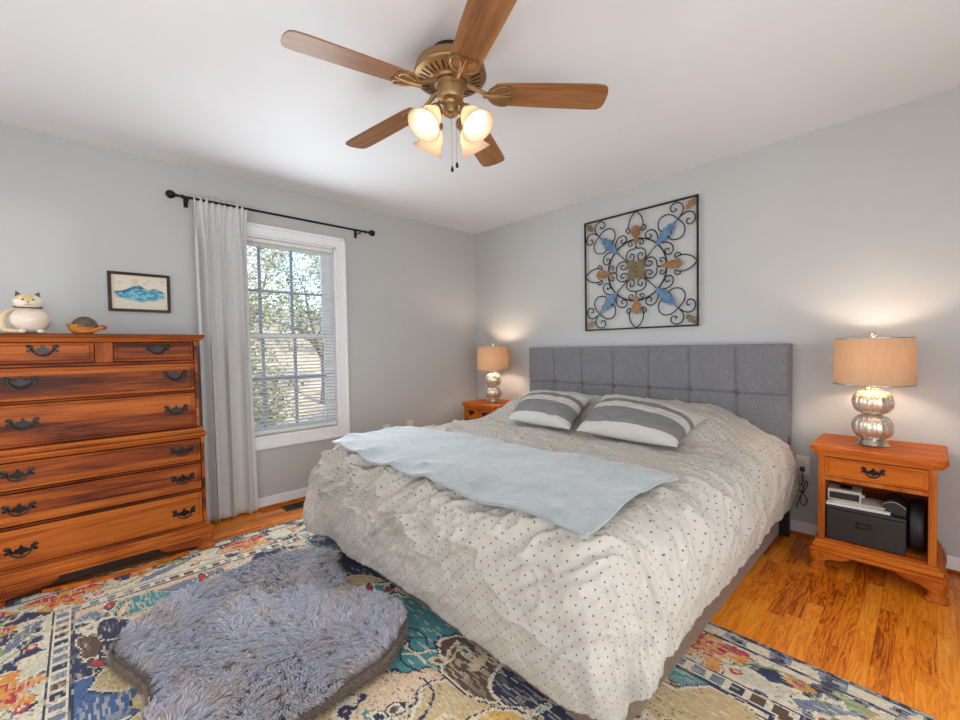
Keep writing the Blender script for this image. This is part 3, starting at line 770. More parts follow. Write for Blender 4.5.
bed_lamp(3.248, -0.245, 'silver mercury glass lamp with tan drum shade on the nightstand right of the bed')
bed_lamp(0.492, -0.245, 'silver mercury glass lamp with tan drum shade on the corner nightstand, left of the bed')

# ------------------------------------------------------------------ things on the right nightstand's shelf
SZ = 0.168
fb = thing('file_box', 'black file box standing on the open shelf of the right nightstand', 'box', (3.232, -0.325, SZ))
bm = bmesh.new(); add_box(bm, -0.147, 0.147, -0.09, 0.115, 0.001, 0.158, bev=0.006, seg=3); finish('body', bm, MT['softblack'], fb)
bm = bmesh.new(); add_box(bm, -0.149, 0.149, -0.093, 0.118, 0.158, 0.176, bev=0.006, seg=3); finish('lid', bm, MT['softblack'], fb)
bm = bmesh.new()
for (a, b, c, d) in ((-.030, .024, .108, .113), (-.030, .024, .086, .091), (-.030, -.025, .086, .113), (.019, .024, .086, .113)): add_box(bm, a, b, -0.0945, -0.088, c, d, bev=.001)
finish('label_holder', bm, MT['iron'], fb)
top = SZ + 0.176
pz = top
specs = [('notebook', 0.120, 0.080, 0.012, 3.0, 'white', 'thick white notebook lying flat on the black file box'),
         ('magazine', 0.105, 0.078, 0.006, -4.0, 'paper', 'thin cream magazine on the white notebook'),
         ('booklet', 0.098, 0.070, 0.005, 6.0, 'paper', 'pale booklet topmost of the papers under the camera-like device')]
for (nm, a, b, h, rot, mt, lab) in specs:
    bm = bmesh.new()
    add_box(bm, -a, a, -b, b, 0.0005, h - 0.0005, bev=0.0015)
    add_box(bm, -a - .001, a + .001, -b - .001, b + .001, h - 0.0012, h, bev=0.0004); add_box(bm, -a - .001, a + .001, -b - .001, b + .001, 0.0, 0.0012, bev=0.0004)
    o = finish(nm, bm, MT[mt], loc=(3.200, -0.322, pz + .0003)); o.rotation_euler = (0, 0, math.radians(rot)); tag(o, lab, 'papers'); pz += h + .0006
dv = thing('old_camera', 'boxy pale grey camera-like device lying on papers on the file box', 'camera', (3.150, -0.335, pz + .0005), math.radians(4))
bm = bmesh.new(); add_box(bm, -0.066, 0.066, -0.056, 0.058, 0, 0.056, bev=0.004, seg=3); finish('body', bm, MT['greyplastic'], dv)
bm = bmesh.new(); add_box(bm, -0.058, 0.058, -0.0585, -0.054, 0.008, 0.042, bev=0.002); finish('front_panel', bm, MT['black'], dv)
bm = bmesh.new(); add_box(bm, -0.018, 0.030, -0.035, 0.035, 0.055, 0.062, bev=0.003); finish('viewfinder', bm, MT['black'], dv)
bm = bmesh.new(); add_lathe(bm, [(0, 0), (.009, 0), (.009, .010), (.006, .012), (0, .012)], 16, Matrix.Translation((0.066, -0.02, 0.030)) @ Matrix.Rotation(PI / 2, 4, 'Y')); finish('knob', bm, MT['greyplastic'], dv, smooth=40)
ph = thing('black_case', 'curved black zip case on the right end of the file box', 'case', (3.338, -0.30, top + .0005))
bm = bmesh.new()
arc = [(-0.040 + 0.0, 0.0)] + [(-0.040 + 0.080 * k / 12, 0.030 + 0.040 * math.sin(PI * (0.18 + 0.72 * k / 12))) for k in range(13)] + [(0.040, 0.0)]
add_prism(bm, arc, 0.15, Matrix.Translation((0, 0.07, 0)) @ FRONT_Y, bev=0.006); finish('body', bm, MT['softblack'], ph)
bm = bmesh.new(); add_tube(bm, [(-0.040 + 0.080 * k / 12, -0.081, 0.026 + 0.036 * math.sin(PI * (0.18 + 0.72 * k / 12))) for k in range(13)], 0.0016, 6); finish('zipper', bm, MT['greyplastic'], ph, smooth=60)
rc = thing('round_case', 'round black drum-shaped case standing upright at the right end of the shelf', 'case', (3.413, -0.27, SZ + 0.120))
bm = bmesh.new(); add_lathe(bm, [(0, -.028), (.100, -.028), (.114, -.022), (.118, -.010), (.119, 0), (.118, .010), (.114, .022), (.100, .028), (0, .028)], 48, Matrix.Rotation(PI / 2, 4, 'Y')); finish('body', bm, MT['softblack'], rc, smooth=40)
bm = bmesh.new(); add_tube(bm, [(0.002, .1195 * math.cos(2 * PI * k / 48), .1195 * math.sin(2 * PI * k / 48)) for k in range(48)], 0.0013, 6, closed=True); finish('zipper', bm, MT['iron'], rc, smooth=60)

# ------------------------------------------------------------------ bed
bed = thing('bed', 'king bed with a tall grey tufted headboard and brown fabric base against the wall', 'bed', (1.850, -0.02, 0))
BX0, BX1, BY0, BY1 = -1.005, 0.975, -2.095, -0.10
bm = bmesh.new(); add_box(bm, BX0, BX1, BY0, BY1, 0.011, 0.30, bev=0.015, seg=3); finish('base', bm, MT['skirt'], bed, smooth=40)
bm = bmesh.new(); add_box(bm, BX0 + 0.01, BX1 - 0.01, BY0 + 0.01, BY1, 0.30, 0.545, bev=0.06, seg=4); finish('mattress', bm, MT['white'], bed, smooth=40)
for x in (-0.92, 0.985):
    finish('headboard_leg', bx(x - 0.035, x + 0.035, -0.085, -0.050, 0.0, 0.62, bev=0.003), MT['black'], bed)
def headboard():
    x0, x1, z0, z1 = -1.020, 1.022, 0.568, 1.180; nx, nz = 246, 74
    X, Z = np.meshgrid(np.linspace(x0, x1, nx), np.linspace(z0, z1, nz))
    w = (x1 - x0) / 7; hz = 0.862
    fx = (X - x0) / w; dx = np.abs(fx - np.round(fx)) * w
    inner = (np.round(fx) > 0) & (np.round(fx) < 7); dx = np.where(inner, dx, 1.0)
    dz = np.abs(Z - hz)
    g = 0.0075 * np.exp(-(dx / 0.006) ** 2) + 0.010 * (1 - np.exp(-(dx / 0.035))) * 0
    g = np.maximum(g, 0.0075 * np.exp(-(dz / 0.006) ** 2))
    soft = 0.010 * np.exp(-(np.minimum(dx, dz) / 0.030))
    t = 0.024 * np.exp(-(np.hypot(dx, dz) / 0.016) ** 2)
    be = np.minimum(np.minimum(X - x0, x1 - X), np.minimum(Z - z0, z1 - Z))
    edge = 0.022 * (1 - np.sqrt(np.clip(1 - (1 - np.clip(be / 0.022, 0, 1)) ** 2, 0, 1)))
    Y = -0.092 + g + soft + t + edge
    P = np.stack([X, Y, Z], -1)
    me = grid_mesh('headboard_front', P)
    bm = bmesh.new(); bm.from_mesh(me); bpy.data.meshes.remove(me)
    be_ = [e for e in bm.edges if e.is_boundary]
    r = bmesh.ops.extrude_edge_only(bm, edges=be_)
    for v in r['geom']:
        if isinstance(v, bmesh.types.BMVert): v.co.y = -0.012
    bmesh.ops.contextual_create(bm, geom=[e for e in bm.edges if e.is_boundary])
    h = finish('headboard', bm, MT['headboard'], bed, smooth=60)
    for k in range(1, 7):
        bm = bmesh.new(); add_lathe(bm, [(0, .006), (.006, .005), (.009, .001), (.007, -.004)], 14, Matrix.Translation((x0 + k * w, -0.070, hz)) @ Matrix.Rotation(PI / 2, 4, 'X'))
        finish('tuft_button', bm, MT['headboard'], h, smooth=True)
headboard()

# ---- duvet: a puffy quilt surface draped over the bed, in cloth coordinates (a across, b from head to foot)
def smooth01(t): t = np.clip(t, 0, 1); return t * t * (3 - 2 * t)
def poly_eval(pts, q):
    pts = np.array(pts, float)
    # Catmull-Rom style resample by arc length
    dense = []
    n = len(pts)
    for i in range(n - 1):
        p0, p1, p2, p3 = pts[max(i - 1, 0)], pts[i], pts[i + 1], pts[min(i + 2, n - 1)]
        for t in np.linspace(0, 1, 20, endpoint=False):
            dense.append(0.5 * ((2 * p1) + (-p0 + p2) * t + (2 * p0 - 5 * p1 + 4 * p2 - p3) * t * t + (-p0 + 3 * p1 - 3 * p2 + p3) * t ** 3))
    dense.append(pts[-1]); dense = np.array(dense)
    s = np.concatenate([[0], np.cumsum(np.linalg.norm(np.diff(dense, axis=0), axis=1))])
    L_ = s[-1]; qq = q * L_
    o = np.interp(qq, s, dense[:, 0]); z = np.interp(qq, s, dense[:, 1])
    d = (dense[-1] - dense[-2]) / np.linalg.norm(dense[-1] - dense[-2]); ex = np.clip(qq - L_, 0, None)
    return o + ex * d[0], z + ex * d[1], L_

DCX = 1.842; W0, B0H, B0F = 0.815, -0.115, -1.900
SIDE = [(0, 0), (.10, -.012), (.185, -.055), (.235, -.140), (.252, -.240), (.240, -.375)]
FOOT = [(0, 0), (.10, -.010), (.195, -.060), (.262, -.150), (.296, -.280), (.300, -.400), (.276, -.515)]
_, _, AS = poly_eval(SIDE, np.zeros(1)); _, _, BS = poly_eval(FOOT, np.zeros(1))
def duvet_arrays():
    na, nb = 440, 400
    a = np.linspace(-(W0 + AS), W0 + AS, na); b = np.linspace(0, (B0H - B0F) + BS, nb)
    A, B = np.meshgrid(a, b); Bq = B - (B0H - B0F)
    da = np.clip(np.abs(A) - W0, 0, None); db = np.clip(Bq, 0, None)
    sa = np.sign(A)
    na_, nb_ = da / AS, db / BS
    q = (na_ ** 5 + nb_ ** 5) ** (1 / 5)
    ph = np.arctan2(nb_, np.maximum(na_, 1e-9)); ph = np.where((da + db) == 0, PI / 2, ph)
    wF = smooth01(ph / (PI / 2))
    o1, z1, _ = poly_eval(SIDE, q.ravel()); o2, z2, _ = poly_eval(FOOT, q.ravel())
    o = (o1.reshape(q.shape) * (1 - wF) + o2.reshape(q.shape) * wF); dz = z1.reshape(q.shape) * (1 - wF) + z2.reshape(q.shape) * wF
    o = o * (1 + np.where(A < 0, 0.56, 0.10) * np.sin(2 * ph) ** 2 * smooth01((q - .15) / .85))
    dirx, diry = np.cos(ph) * sa, -np.sin(ph)
    corner = np.sin(2 * ph) * smooth01(q * 1.4)
    X = np.clip(A, -W0, W0) + dirx * o; Y = B0H - np.clip(B, 0, B0H - B0F) + diry * o
    # height of the top: hidden sleeping pillows at the head, slight crown
    hx = np.where(A < 0, smooth01((1.10 - np.abs(A)) / 0.36), smooth01((1.0 - np.abs(A)) / 0.42))
    bump = 0.165 * smooth01((0.78 - B) / 0.42) * hx * (1 - 0.10 * np.exp(-(A / 0.10) ** 2))
    Z = 0.604 + dz + bump * np.clip(1 - q * 0.8, 0, 1) + 0.012 * (1 - np.abs(A) / 1.3)
    P = np.stack([X + DCX, Y, Z], -1)
    # wrinkles along the surface normal
    s = np.where(ph > 0.01, A, 0) ; per = np.where(db > 0, A, 0) - sa * np.where(da > 0, 1, 0) * (B * 1.0)
    per = A * np.ones_like(A) + np.where(da > 0, sa * (Bq.min() - 0) * 0, 0)
    drop = smooth01((q - 0.25) / 0.6)
    def ridge(u, v, seed): n = fbm(u, v, seed, 3); return 1 - np.abs(2 * n - 1) ** 0.8
    c30, s30 = math.cos(math.radians(33)), math.sin(math.radians(33))
    # foot: diagonal creases in (A, B) plane, running up to the right
    u = (A * c30 - B * s30); v = (A * s30 + B * c30)
    foot_cr = ridge(u * 2.0 + 4, v * 8.5, 3) - 0.6
    foot_big = fbm(u * 2.2, v * 4.5, 21, 3) - 0.5
    # sides: creases falling from the top edge towards the foot
    t60 = math.radians(62); u2 = (np.abs(A) * math.sin(t60) + B * math.cos(t60)); v2 = (-np.abs(A) * math.cos(t60) + B * math.sin(t60))
    side_cr = ridge(u2 * 1.5, v2 * 9.0, 8) - 0.6
    side_big = fbm(u2 * 1.6, v2 * 5.5, 31, 3) - 0.5
    top = fbm(A * 5 + 1.3 * B, B * 7, 41, 4) - 0.5
    cr2 = ridge(u * 4.5 + 9, v * 15, 13) - .62; cr3 = ridge(u2 * 4 + 2, v2 * 15, 14) - .62
    upper = np.exp(-((q - .42) / .30) ** 2)
    left = 1 - 0.45 * smooth01((A + .2) / .9)
    wr = wF * left * smooth01(q / .3) * (0.062 * foot_cr * (.35 + .65 * upper) + 0.050 * foot_big * (.5 + .5 * upper) + 0.022 * cr2 * (.3 + .7 * upper))
    wr += (1 - wF) * (0.040 * side_cr + 0.034 * side_big + .016 * cr3) * smooth01(q / 0.4) * (1 - .72 * smooth01((q - .6) / .4))
    wr += 0.026 * top * (1 - 0.6 * drop) + 0.012 * (ridge(A * 6 + B * 3, B * 10 - A * 2, 55) - .6) * (1 - drop) + .006 * (ridge(A * 16 + B * 5, B * 18 - A * 6, 56) - .6)
    cf = np.sin(ph * 8 + 2.2 * fbm(ph * 2, q * 2, 61, 2) * 3 + sa * 0.7)
    def crease(uu, vv, seed, w): n = fbm(uu, vv, seed, 2) - .5; return np.exp(-np.abs(n) / w)
    wr += wF * left * smooth01(q / .25) * upper * (0.060 * crease(u * 2.2 + 5, v * 6.0, 101, .035) + 0.034 * crease(u * 3.5, v * 11 + 3, 102, .04) + 0.030 * crease((u * .8 + v * .6) * 3, (v * .8 - u * .6) * 7, 103, .035))
    wr += (1 - wF) * smooth01(q / .3) * (1 - .75 * smooth01((q - .45) / .5)) * (0.026 * crease(u2 * 1.8, v2 * 7.0, 104, .05) + 0.010 * crease(u2 * 3, v2 * 12 + 3, 105, .06))
    wr += (1 - drop) * 0.010 * crease(A * 3 + B * 1.5, B * 6 - A * 1.5, 106, .035)
    wr += corner * 0.020 * cf * smooth01((q - .3) / .5)
    # scalloped hem tucks
    hemphase = fbm(A * 2.2 + B * 1.7, A * 0.3, 71, 2)
    gx = np.gradient(P, axis=1); gy = np.gradient(P, axis=0); N = np.cross(gy, gx); N /= np.linalg.norm(N, axis=-1, keepdims=True) + 1e-12
    if N[60, na // 2, 2] < 0: N = -N
    P = P + N * wr[..., None]
    P[..., 2] += (hemphase - 0.5) * 0.060 * smooth01((q - .55) / .45) * np.where(db > 0, 1, 0.8)
    P[..., 2] = np.maximum(P[..., 2], 0.034)
    head = B < 0.02
    P[..., 1] = np.minimum(P[..., 1], -0.118)
    return P, np.stack([A, B], -1)
DP, DUV = duvet_arrays()
dme = grid_mesh('duvet', DP, DUV)
duvet = finish_me('duvet', dme, MT['duvet'], None, True)
md = duvet.modifiers.new('thick', 'SOLIDIFY'); md.thickness = 0.016; md.offset = -1
tag(duvet, 'off white duvet with small grey dots draped over the king bed', 'duvet')
_ny, _nx = DP.shape[:2]; _idx = np.arange(_ny * _nx).reshape(_ny, _nx)
DBVH = BVHTree.FromPolygons([tuple(p) for p in DP.reshape(-1, 3)], np.stack([_idx[:-1, :-1], _idx[1:, :-1], _idx[1:, 1:], _idx[:-1, 1:]], -1).reshape(-1, 4).tolist())
def duvet_z(x, y):
    h = DBVH.ray_cast(Vector((x, y, 2.0)), Vector((0, 0, -1)))
    return h[0].z if h[0] is not None else 0.1

# ---- striped pillows
def pillow(th, corners, label, seed):
    """soft pillow lying between four corner points: near-left, near-right, far-right, far-left"""
    n = 52; rng = np.linspace(-1, 1, n); U, V = np.meshgrid(rng, rng)
    c = [np.array(p) for p in corners]; cen = sum(c) / 4
    prof = (np.clip(1 - np.abs(U) ** 2.4, 0, 1) * np.clip(1 - np.abs(V) ** 2.4, 0, 1)) ** 0.55
    up = U * (1 - 0.07 * (1 - V ** 2) * np.abs(U) ** 4); vp = V * (1 - 0.07 * (1 - U ** 2) * np.abs(V) ** 4)
    a, b = ((up + 1) / 2)[..., None], ((vp + 1) / 2)[..., None]
    S = (c[0] * (1 - a) + c[1] * a) * (1 - b) + (c[3] * (1 - a) + c[2] * a) * b
    nr = np.cross(c[1] - c[0] + c[2] - c[3], c[3] - c[0] + c[2] - c[1]); nr = nr / np.linalg.norm(nr)
    wr = (fbm(U * 3 + seed, V * 3, seed, 4) - 0.5) * 0.014 * prof ** 0.5 + (1 - np.abs(2 * fbm(U * 2 + V, V * 4 - U * 2, seed + 5, 3) - 1) - .6) * 0.014 * np.clip(prof * 2, 0, 1)
    top = S + nr * (th * .62 * prof + wr + .0008)[..., None] - cen; bot = S - nr * (th * .38 * prof + .0008)[..., None] - cen
    UV = np.stack([U * 0.33 + 0.5, V * 0.5 + 0.5], -1)
    m1 = grid_mesh('a', top, UV); m2 = grid_mesh('b', bot[:, ::-1], UV[:, ::-1])
    bm = bmesh.new(); bm.from_mesh(m1); bm.from_mesh(m2); bpy.data.meshes.remove(m1); bpy.data.meshes.remove(m2)
    bmesh.ops.remove_doubles(bm, verts=bm.verts[:], dist=0.002)
    o = finish('pillow', bm, MT['pillow'], None, True, loc=tuple(cen))
    o.modifiers.new('s', 'SUBSURF').levels = 1
    return tag(o, label, 'pillow', 'striped pillows on the bed')
pillow(0.15, [(1.31, -.930, .655), (1.90, -.985, .660), (1.79, -.520, .820), (1.15, -.490, .800)], 'grey and cream striped pillow, the left one, nearer the corner nightstand', 3)
pillow(0.16, [(1.94, -.985, .660), (2.56, -.985, .655), (2.56, -.540, .750), (1.85, -.490, .835)], 'grey and cream striped pillow, the right one, in the middle of the bed', 9)

# ---- throw blanket laid across the foot of the bed
def throw():
    c = [(0.915, -2.090), (2.725, -2.105), (2.740, -1.440), (0.905, -1.520)]     # near-left, near-right, far-right, far-left
    nu, nv = 150, 70; P = np.zeros((nv, nu, 3)); UV = np.zeros((nv, nu, 2))
    for j in range(nv):
        v = j / (nv - 1)
        for i in range(nu):
            u = i / (nu - 1)
            x = (c[0][0] * (1 - u) + c[1][0] * u) * (1 - v) + (c[3][0] * (1 - u) + c[2][0] * u) * v
            y = (c[0][1] * (1 - u) + c[1][1] * u) * (1 - v) + (c[3][1] * (1 - u) + c[2][1] * u) * v
            y -= (1 - v) * (0.045 * math.sin(PI * u) + 0.006 * math.sin(7 * u + 1)) + v * 0.008 * math.sin(8 * u)
            x += u * 0.02 * math.sin(6 * v + 1)
            z = duvet_z(x, y)
            ee = min(u * 1.83, (1 - u) * 1.83, v * 0.68, (1 - v) * 0.68)
            hem = 0.014 * math.exp(-((ee - 0.020) / 0.013) ** 2) * (1 if ee > 0 else .3) - 0.007 * math.exp(-((ee - 0.042) / 0.008) ** 2)
            P[j, i] = (x, y, z + 0.020 + hem); UV[j, i] = (u * 1.83, v * 0.7)
    k = 4
    Z = P[..., 2].copy()
    for _ in range(90):
        Zp = np.pad(Z, 1, mode='edge'); Zs = (Zp[:-2, 1:-1] + Zp[2:, 1:-1] + Zp[1:-1, :-2] + Zp[1:-1, 2:]) / 4; Z = np.maximum(Zs, P[..., 2] - 0.006)
    P[..., 2] = Z + (fbm(UV[..., 0] * 5, UV[..., 1] * 6, 91, 3) - .5) * 0.010
    o = finish_me('throw_blanket', grid_mesh('throw_blanket', P, UV), MT['throw'], None, True)
    m = o.modifiers.new('thick', 'SOLIDIFY'); m.thickness = 0.014; m.offset = 0
    m = o.modifiers.new('s', 'SUBSURF'); m.levels = 1; m.render_levels = 1
    return tag(o, 'pale grey plush throw blanket spread across the foot of the bed', 'blanket')
throw()

# ------------------------------------------------------------------ patterned rug
def rug():
    x0, x1, y0, y1 = 0.42, 3.47, -3.62, -1.302; cell = 0.0068
    nx, ny = int((x1 - x0) / cell), int((y1 - y0) / cell)
    xe, ye = np.linspace(x0, x1, nx + 1), np.linspace(y0, y1, ny + 1)
    X, Y = np.meshgrid((xe[1:] + xe[:-1]) / 2, (ye[1:] + ye[:-1]) / 2)
    dx = np.minimum(X - x0, x1 - X); dy = np.minimum(Y - y0, y1 - Y); d = np.minimum(dx, dy); ends = dx < dy
    T_ = np.where(ends, Y, X)                 # coordinate running along the border
    cream, navy, blue, teal = lin((214, 202, 176)), lin((38, 44, 74)), lin((66, 96, 140)), lin((70, 134, 138))
    peach, tan, brown, red = lin((212, 184, 156)), lin((194, 168, 124)), lin((92, 68, 52)), lin((184, 44, 58))
    orange, gold, green, slate = lin((212, 138, 54)), lin((206, 164, 88)), lin((136, 150, 98)), lin((112, 122, 140))
    C = np.zeros((ny, nx, 3)); C[:] = cream
    def put(mask, col): C[mask] = col
    wob = (fbm(X * 9, Y * 9, 5, 3) - .5)
    # ---- field: large eroded patches
    fx, fy = X + 0.10 * (fbm(X * 4, Y * 4, 11, 3) - .5), Y + 0.10 * (fbm(X * 4, Y * 4, 12, 3) - .5)
    base = fbm(fx * 3.1, fy * 3.1, 2, 4)
    def blob(cx, cy, r, sx=1.0, ang=0):
        c, s = math.cos(ang), math.sin(ang); u = (fx - cx) * c + (fy - cy) * s; v = -(fx - cx) * s + (fy - cy) * c
        return np.hypot(u / (r * sx), v / r) + 0.9 * (fbm(X * 7, Y * 7, int(cx * 31 + cy * 17) % 97, 3) - .5)
    field = d > 0.345
    C[field] = peach
    put(field & (base > .58), cream); put(field & (base < .40), tan)
    put(field & (base < .345), slate)
    lst = [(0.98, -2.02, .20, 1.5, 1.2, blue), (0.90, -2.45, .12, 1.6, 1.4, navy), (1.02, -2.72, .13, 1.4, 1.0, peach), (0.92, -3.02, .09, 2.2, 1.2, teal), (1.30, -3.24, .22, 1.5, 0, navy),
           (1.52, -3.16, .16, 1.4, 0.2, blue), (1.42, -3.13, .085, 1.3, 0.3, tan), (1.06, -3.12, .06, 2.0, 0.4, navy), (1.15, -3.20, .05, 2.0, 0.2, brown), (1.42, -2.16, .17, 1.8, 0.1, navy), (1.55, -2.20, .08, 1.8, 0.2, tan), (1.92, -2.33, .30, 1.3, 0.4, teal),
           (2.05, -2.52, .22, 1.4, .6, teal), (2.30, -2.55, .22, 1.3, 0.3, peach), (2.42, -2.36, .18, 1.2, 0.1, tan), (2.36, -2.18, .13, 1.8, 0.2, brown), (2.55, -2.12, .12, 1.6, 0.2, navy), (2.62, -2.30, .10, 1.5, 0.7, gold), (2.70, -1.86, .16, 1.4, .3, gold),
           (2.80, -1.70, .07, 2.8, 0.05, teal), (2.98, -1.84, .16, 1.5, 0.1, tan), (3.05, -1.98, .10, 1.6, .2, teal), (2.86, -2.04, .08, 1.6, .4, navy), (3.1, -2.5, .3, 1.2, 0, blue), (2.6, -3.0, .3, 1.3, 0, teal), (1.9, -2.9, .3, 1.2, 0, tan)]
    for cx, cy, r, sx, ang, col in lst:
        b = blob(cx, cy, r, sx, ang)
        put(field & (b < 1.0), navy if col is not navy else cream); put(field & (b < .95), cream if col is not peach else tan); put(field & (b < .88), col)
    # small outlined motifs in the field
    def motif(u, v, ru, rv, cols):
        rr = np.hypot(u / ru, v / rv) + 0.55 * (vnoise(X * 42, Y * 42, 71) - .5)
        for lim, col in zip((1.0, .82, .5), cols): put((rr < lim), col)
    rnd = random.Random(4)
    for k in range(110):
        mx, my = rnd.uniform(x0 + .4, x1 - .4), rnd.uniform(y0 + .4, y1 - .4); a = rnd.uniform(0, PI)
        u, v = (X - mx) * math.cos(a) + (Y - my) * math.sin(a), -(X - mx) * math.sin(a) + (Y - my) * math.cos(a)
        motif(u, v, rnd.uniform(.03, .085), rnd.uniform(.014, .032), rnd.choice([(navy, cream, brown), (cream, tan, brown), (navy, tan, peach), (cream, teal, cream), (cream, brown, red), (teal, cream, navy)]))
    for k in range(26):                        # thin vine lines
        mx, my = rnd.uniform(x0 + .4, x1 - .4), rnd.uniform(y0 + .4, y1 - .4)
        rr = np.hypot(X - mx, (Y - my) * 1.3) + .03 * (fbm(X * 12, Y * 12, k, 2) - .5); R_ = rnd.uniform(.06, .15)
        ang = np.arctan2(Y - my, X - mx); a0 = rnd.uniform(-3, 1)
        put(field & (np.abs(rr - R_) < .0055) & (ang > a0) & (ang < a0 + 2.2), rnd.choice([navy, brown, cream]))
    # ---- main border
    bord = d < 0.345
    C[bord] = cream
    nb = fbm(X * 13, Y * 13, 23, 3)
    put(bord & (nb > .60), lin((196, 190, 170))); put(bord & (nb < .38), slate)
    put(bord & (nb < .345), navy)
    per = 0.40
    TT = np.where(ends, T_ + 3.30, T_ - 2.86) / per + 20.5; kT = np.floor(TT); tt = (TT - kT - .5) * per; dd = d - 0.175
    flower = kT.astype(int) % 2 == 0
    ang = np.arctan2(dd, tt); rr = np.hypot(tt, dd * 1.15)
    pet = rr / (0.165 * (0.72 + 0.28 * np.cos(5 * ang + kT)) ) + 0.34 * (vnoise(X * 34, Y * 34, 9) - .5)
    for lim, col in ((1.0, navy), (.94, cream), (.88, orange), (.56, gold), (.44, red), (.22, orange)):
        put(bord & flower & (pet < lim), col)
    # red wings beside the flowers
    w = np.hypot((np.abs(tt) - .075) / .055, (dd + .055) / .020) + .5 * (vnoise(X * 50, Y * 50, 3) - .5); put(bord & flower & (w < 1), red)
    leafm = np.hypot((tt + .02) / .10, (dd - .02 + .4 * tt) / .030) + .6 * (vnoise(X * 40, Y * 40, 33) - .5)
    put(bord & ~flower & (leafm < 1.15), cream); put(bord & ~flower & (leafm < 1.0), slate)
    l2 = np.hypot((tt - .04) / .07, (dd + .06 - .3 * tt) / .022) + .6 * (vnoise(X * 40, Y * 40, 35) - .5); put(bord & ~flower & (l2 < 1), green)
    l3 = np.hypot((tt + .11) / .040, (dd + .03) / .028) + .5 * (vnoise(X * 40, Y * 40, 36) - .5); put(bord & ~flower & (l3 < 1), orange); put(bord & ~flower & (l3 < .45), red)
    l4 = np.hypot((tt - .12) / .022, (dd - .06) / .018) + .4 * (vnoise(X * 40, Y * 40, 37) - .5); put(bord & (l4 < 1), red); put(bord & (l4 < .45), cream)
    vine = np.abs(dd - 0.055 * np.sin(T_ * 2 * PI / per)) ; put(bord & (vine < .006) & ~(flower & (pet < 1)), green)
    # ---- outer edge and guard stripes
    e = d
    put(e < 0.075, cream); blocks = (np.sin(T_ * 2 * PI / 0.16 + 2.2 * wob) > .1) & (np.abs(e - .050) < .020 + .016 * wob)
    put(blocks, slate); put(blocks & (np.sin(T_ * 2 * PI / 0.16 + 2.2 * wob) > .75), navy)
    put((e < 0.026), navy); put((e < .026) & (vnoise(X * 70, Y * 70, 6) > .68), slate)
    put(np.abs(e - 0.082) < .0045, navy)
    g = (e > .292) & (e < .352); put(g, cream)
    bl = g & (np.abs(((T_ / .062) % 1) - .5) < .30) & (np.abs(e - .322) < .019); put(bl, slate)
    put(bl & (_hash(np.floor(T_ / .062), np.zeros_like(T_), 8) > .55), navy); put(bl & (_hash(np.floor(T_ / .062), np.zeros_like(T_), 18) > .72), brown)
    put((np.abs(e - .290) < .0055) | (np.abs(e - .354) < .0055), navy)
    # ---- woven wear: dashes across the weave, faded fleck
    dash = _hash(np.floor(X / .034 + 5 * _hash(np.floor(Y / cell), np.zeros_like(Y), 41)), np.floor(Y / cell), 44)
    wear = fbm(X * 3.5, Y * 3.5, 51, 4)
    k = np.clip((wear - .47) * 3.6, 0, 1) * (dash > .56) * .65
    k = np.maximum(k, (dash > .93) * .6)
    C = C * (1 - k[..., None]) + (cream * .96) * k[..., None]
    speck = _hash(np.floor(X / cell), np.floor(Y / cell), 61)
    dk = (speck > .93) * .55 * (fbm(X * 5, Y * 5, 77, 3) > .47)
    C = C * (1 - dk[..., None]) + navy * dk[..., None]
    C *= (0.86 + 0.26 * _hash(np.floor(X / cell / 2), np.floor(Y / cell), 62))[..., None]
    Z = np.full((ny + 1, nx + 1), 0.0105)
    XX, YY = np.meshgrid(xe, ye); P = np.stack([XX, YY, Z], -1)
    P[[0, -1], :, 2] = 0.002; P[:, [0, -1], 2] = 0.002
    o = finish_me('area_rug', grid_mesh('area_rug', P, None, flat_cols=C), MT['rug'])
    tag(o, 'large multicoloured distressed oriental rug on the oak floor under the bed', 'rug')
rug()

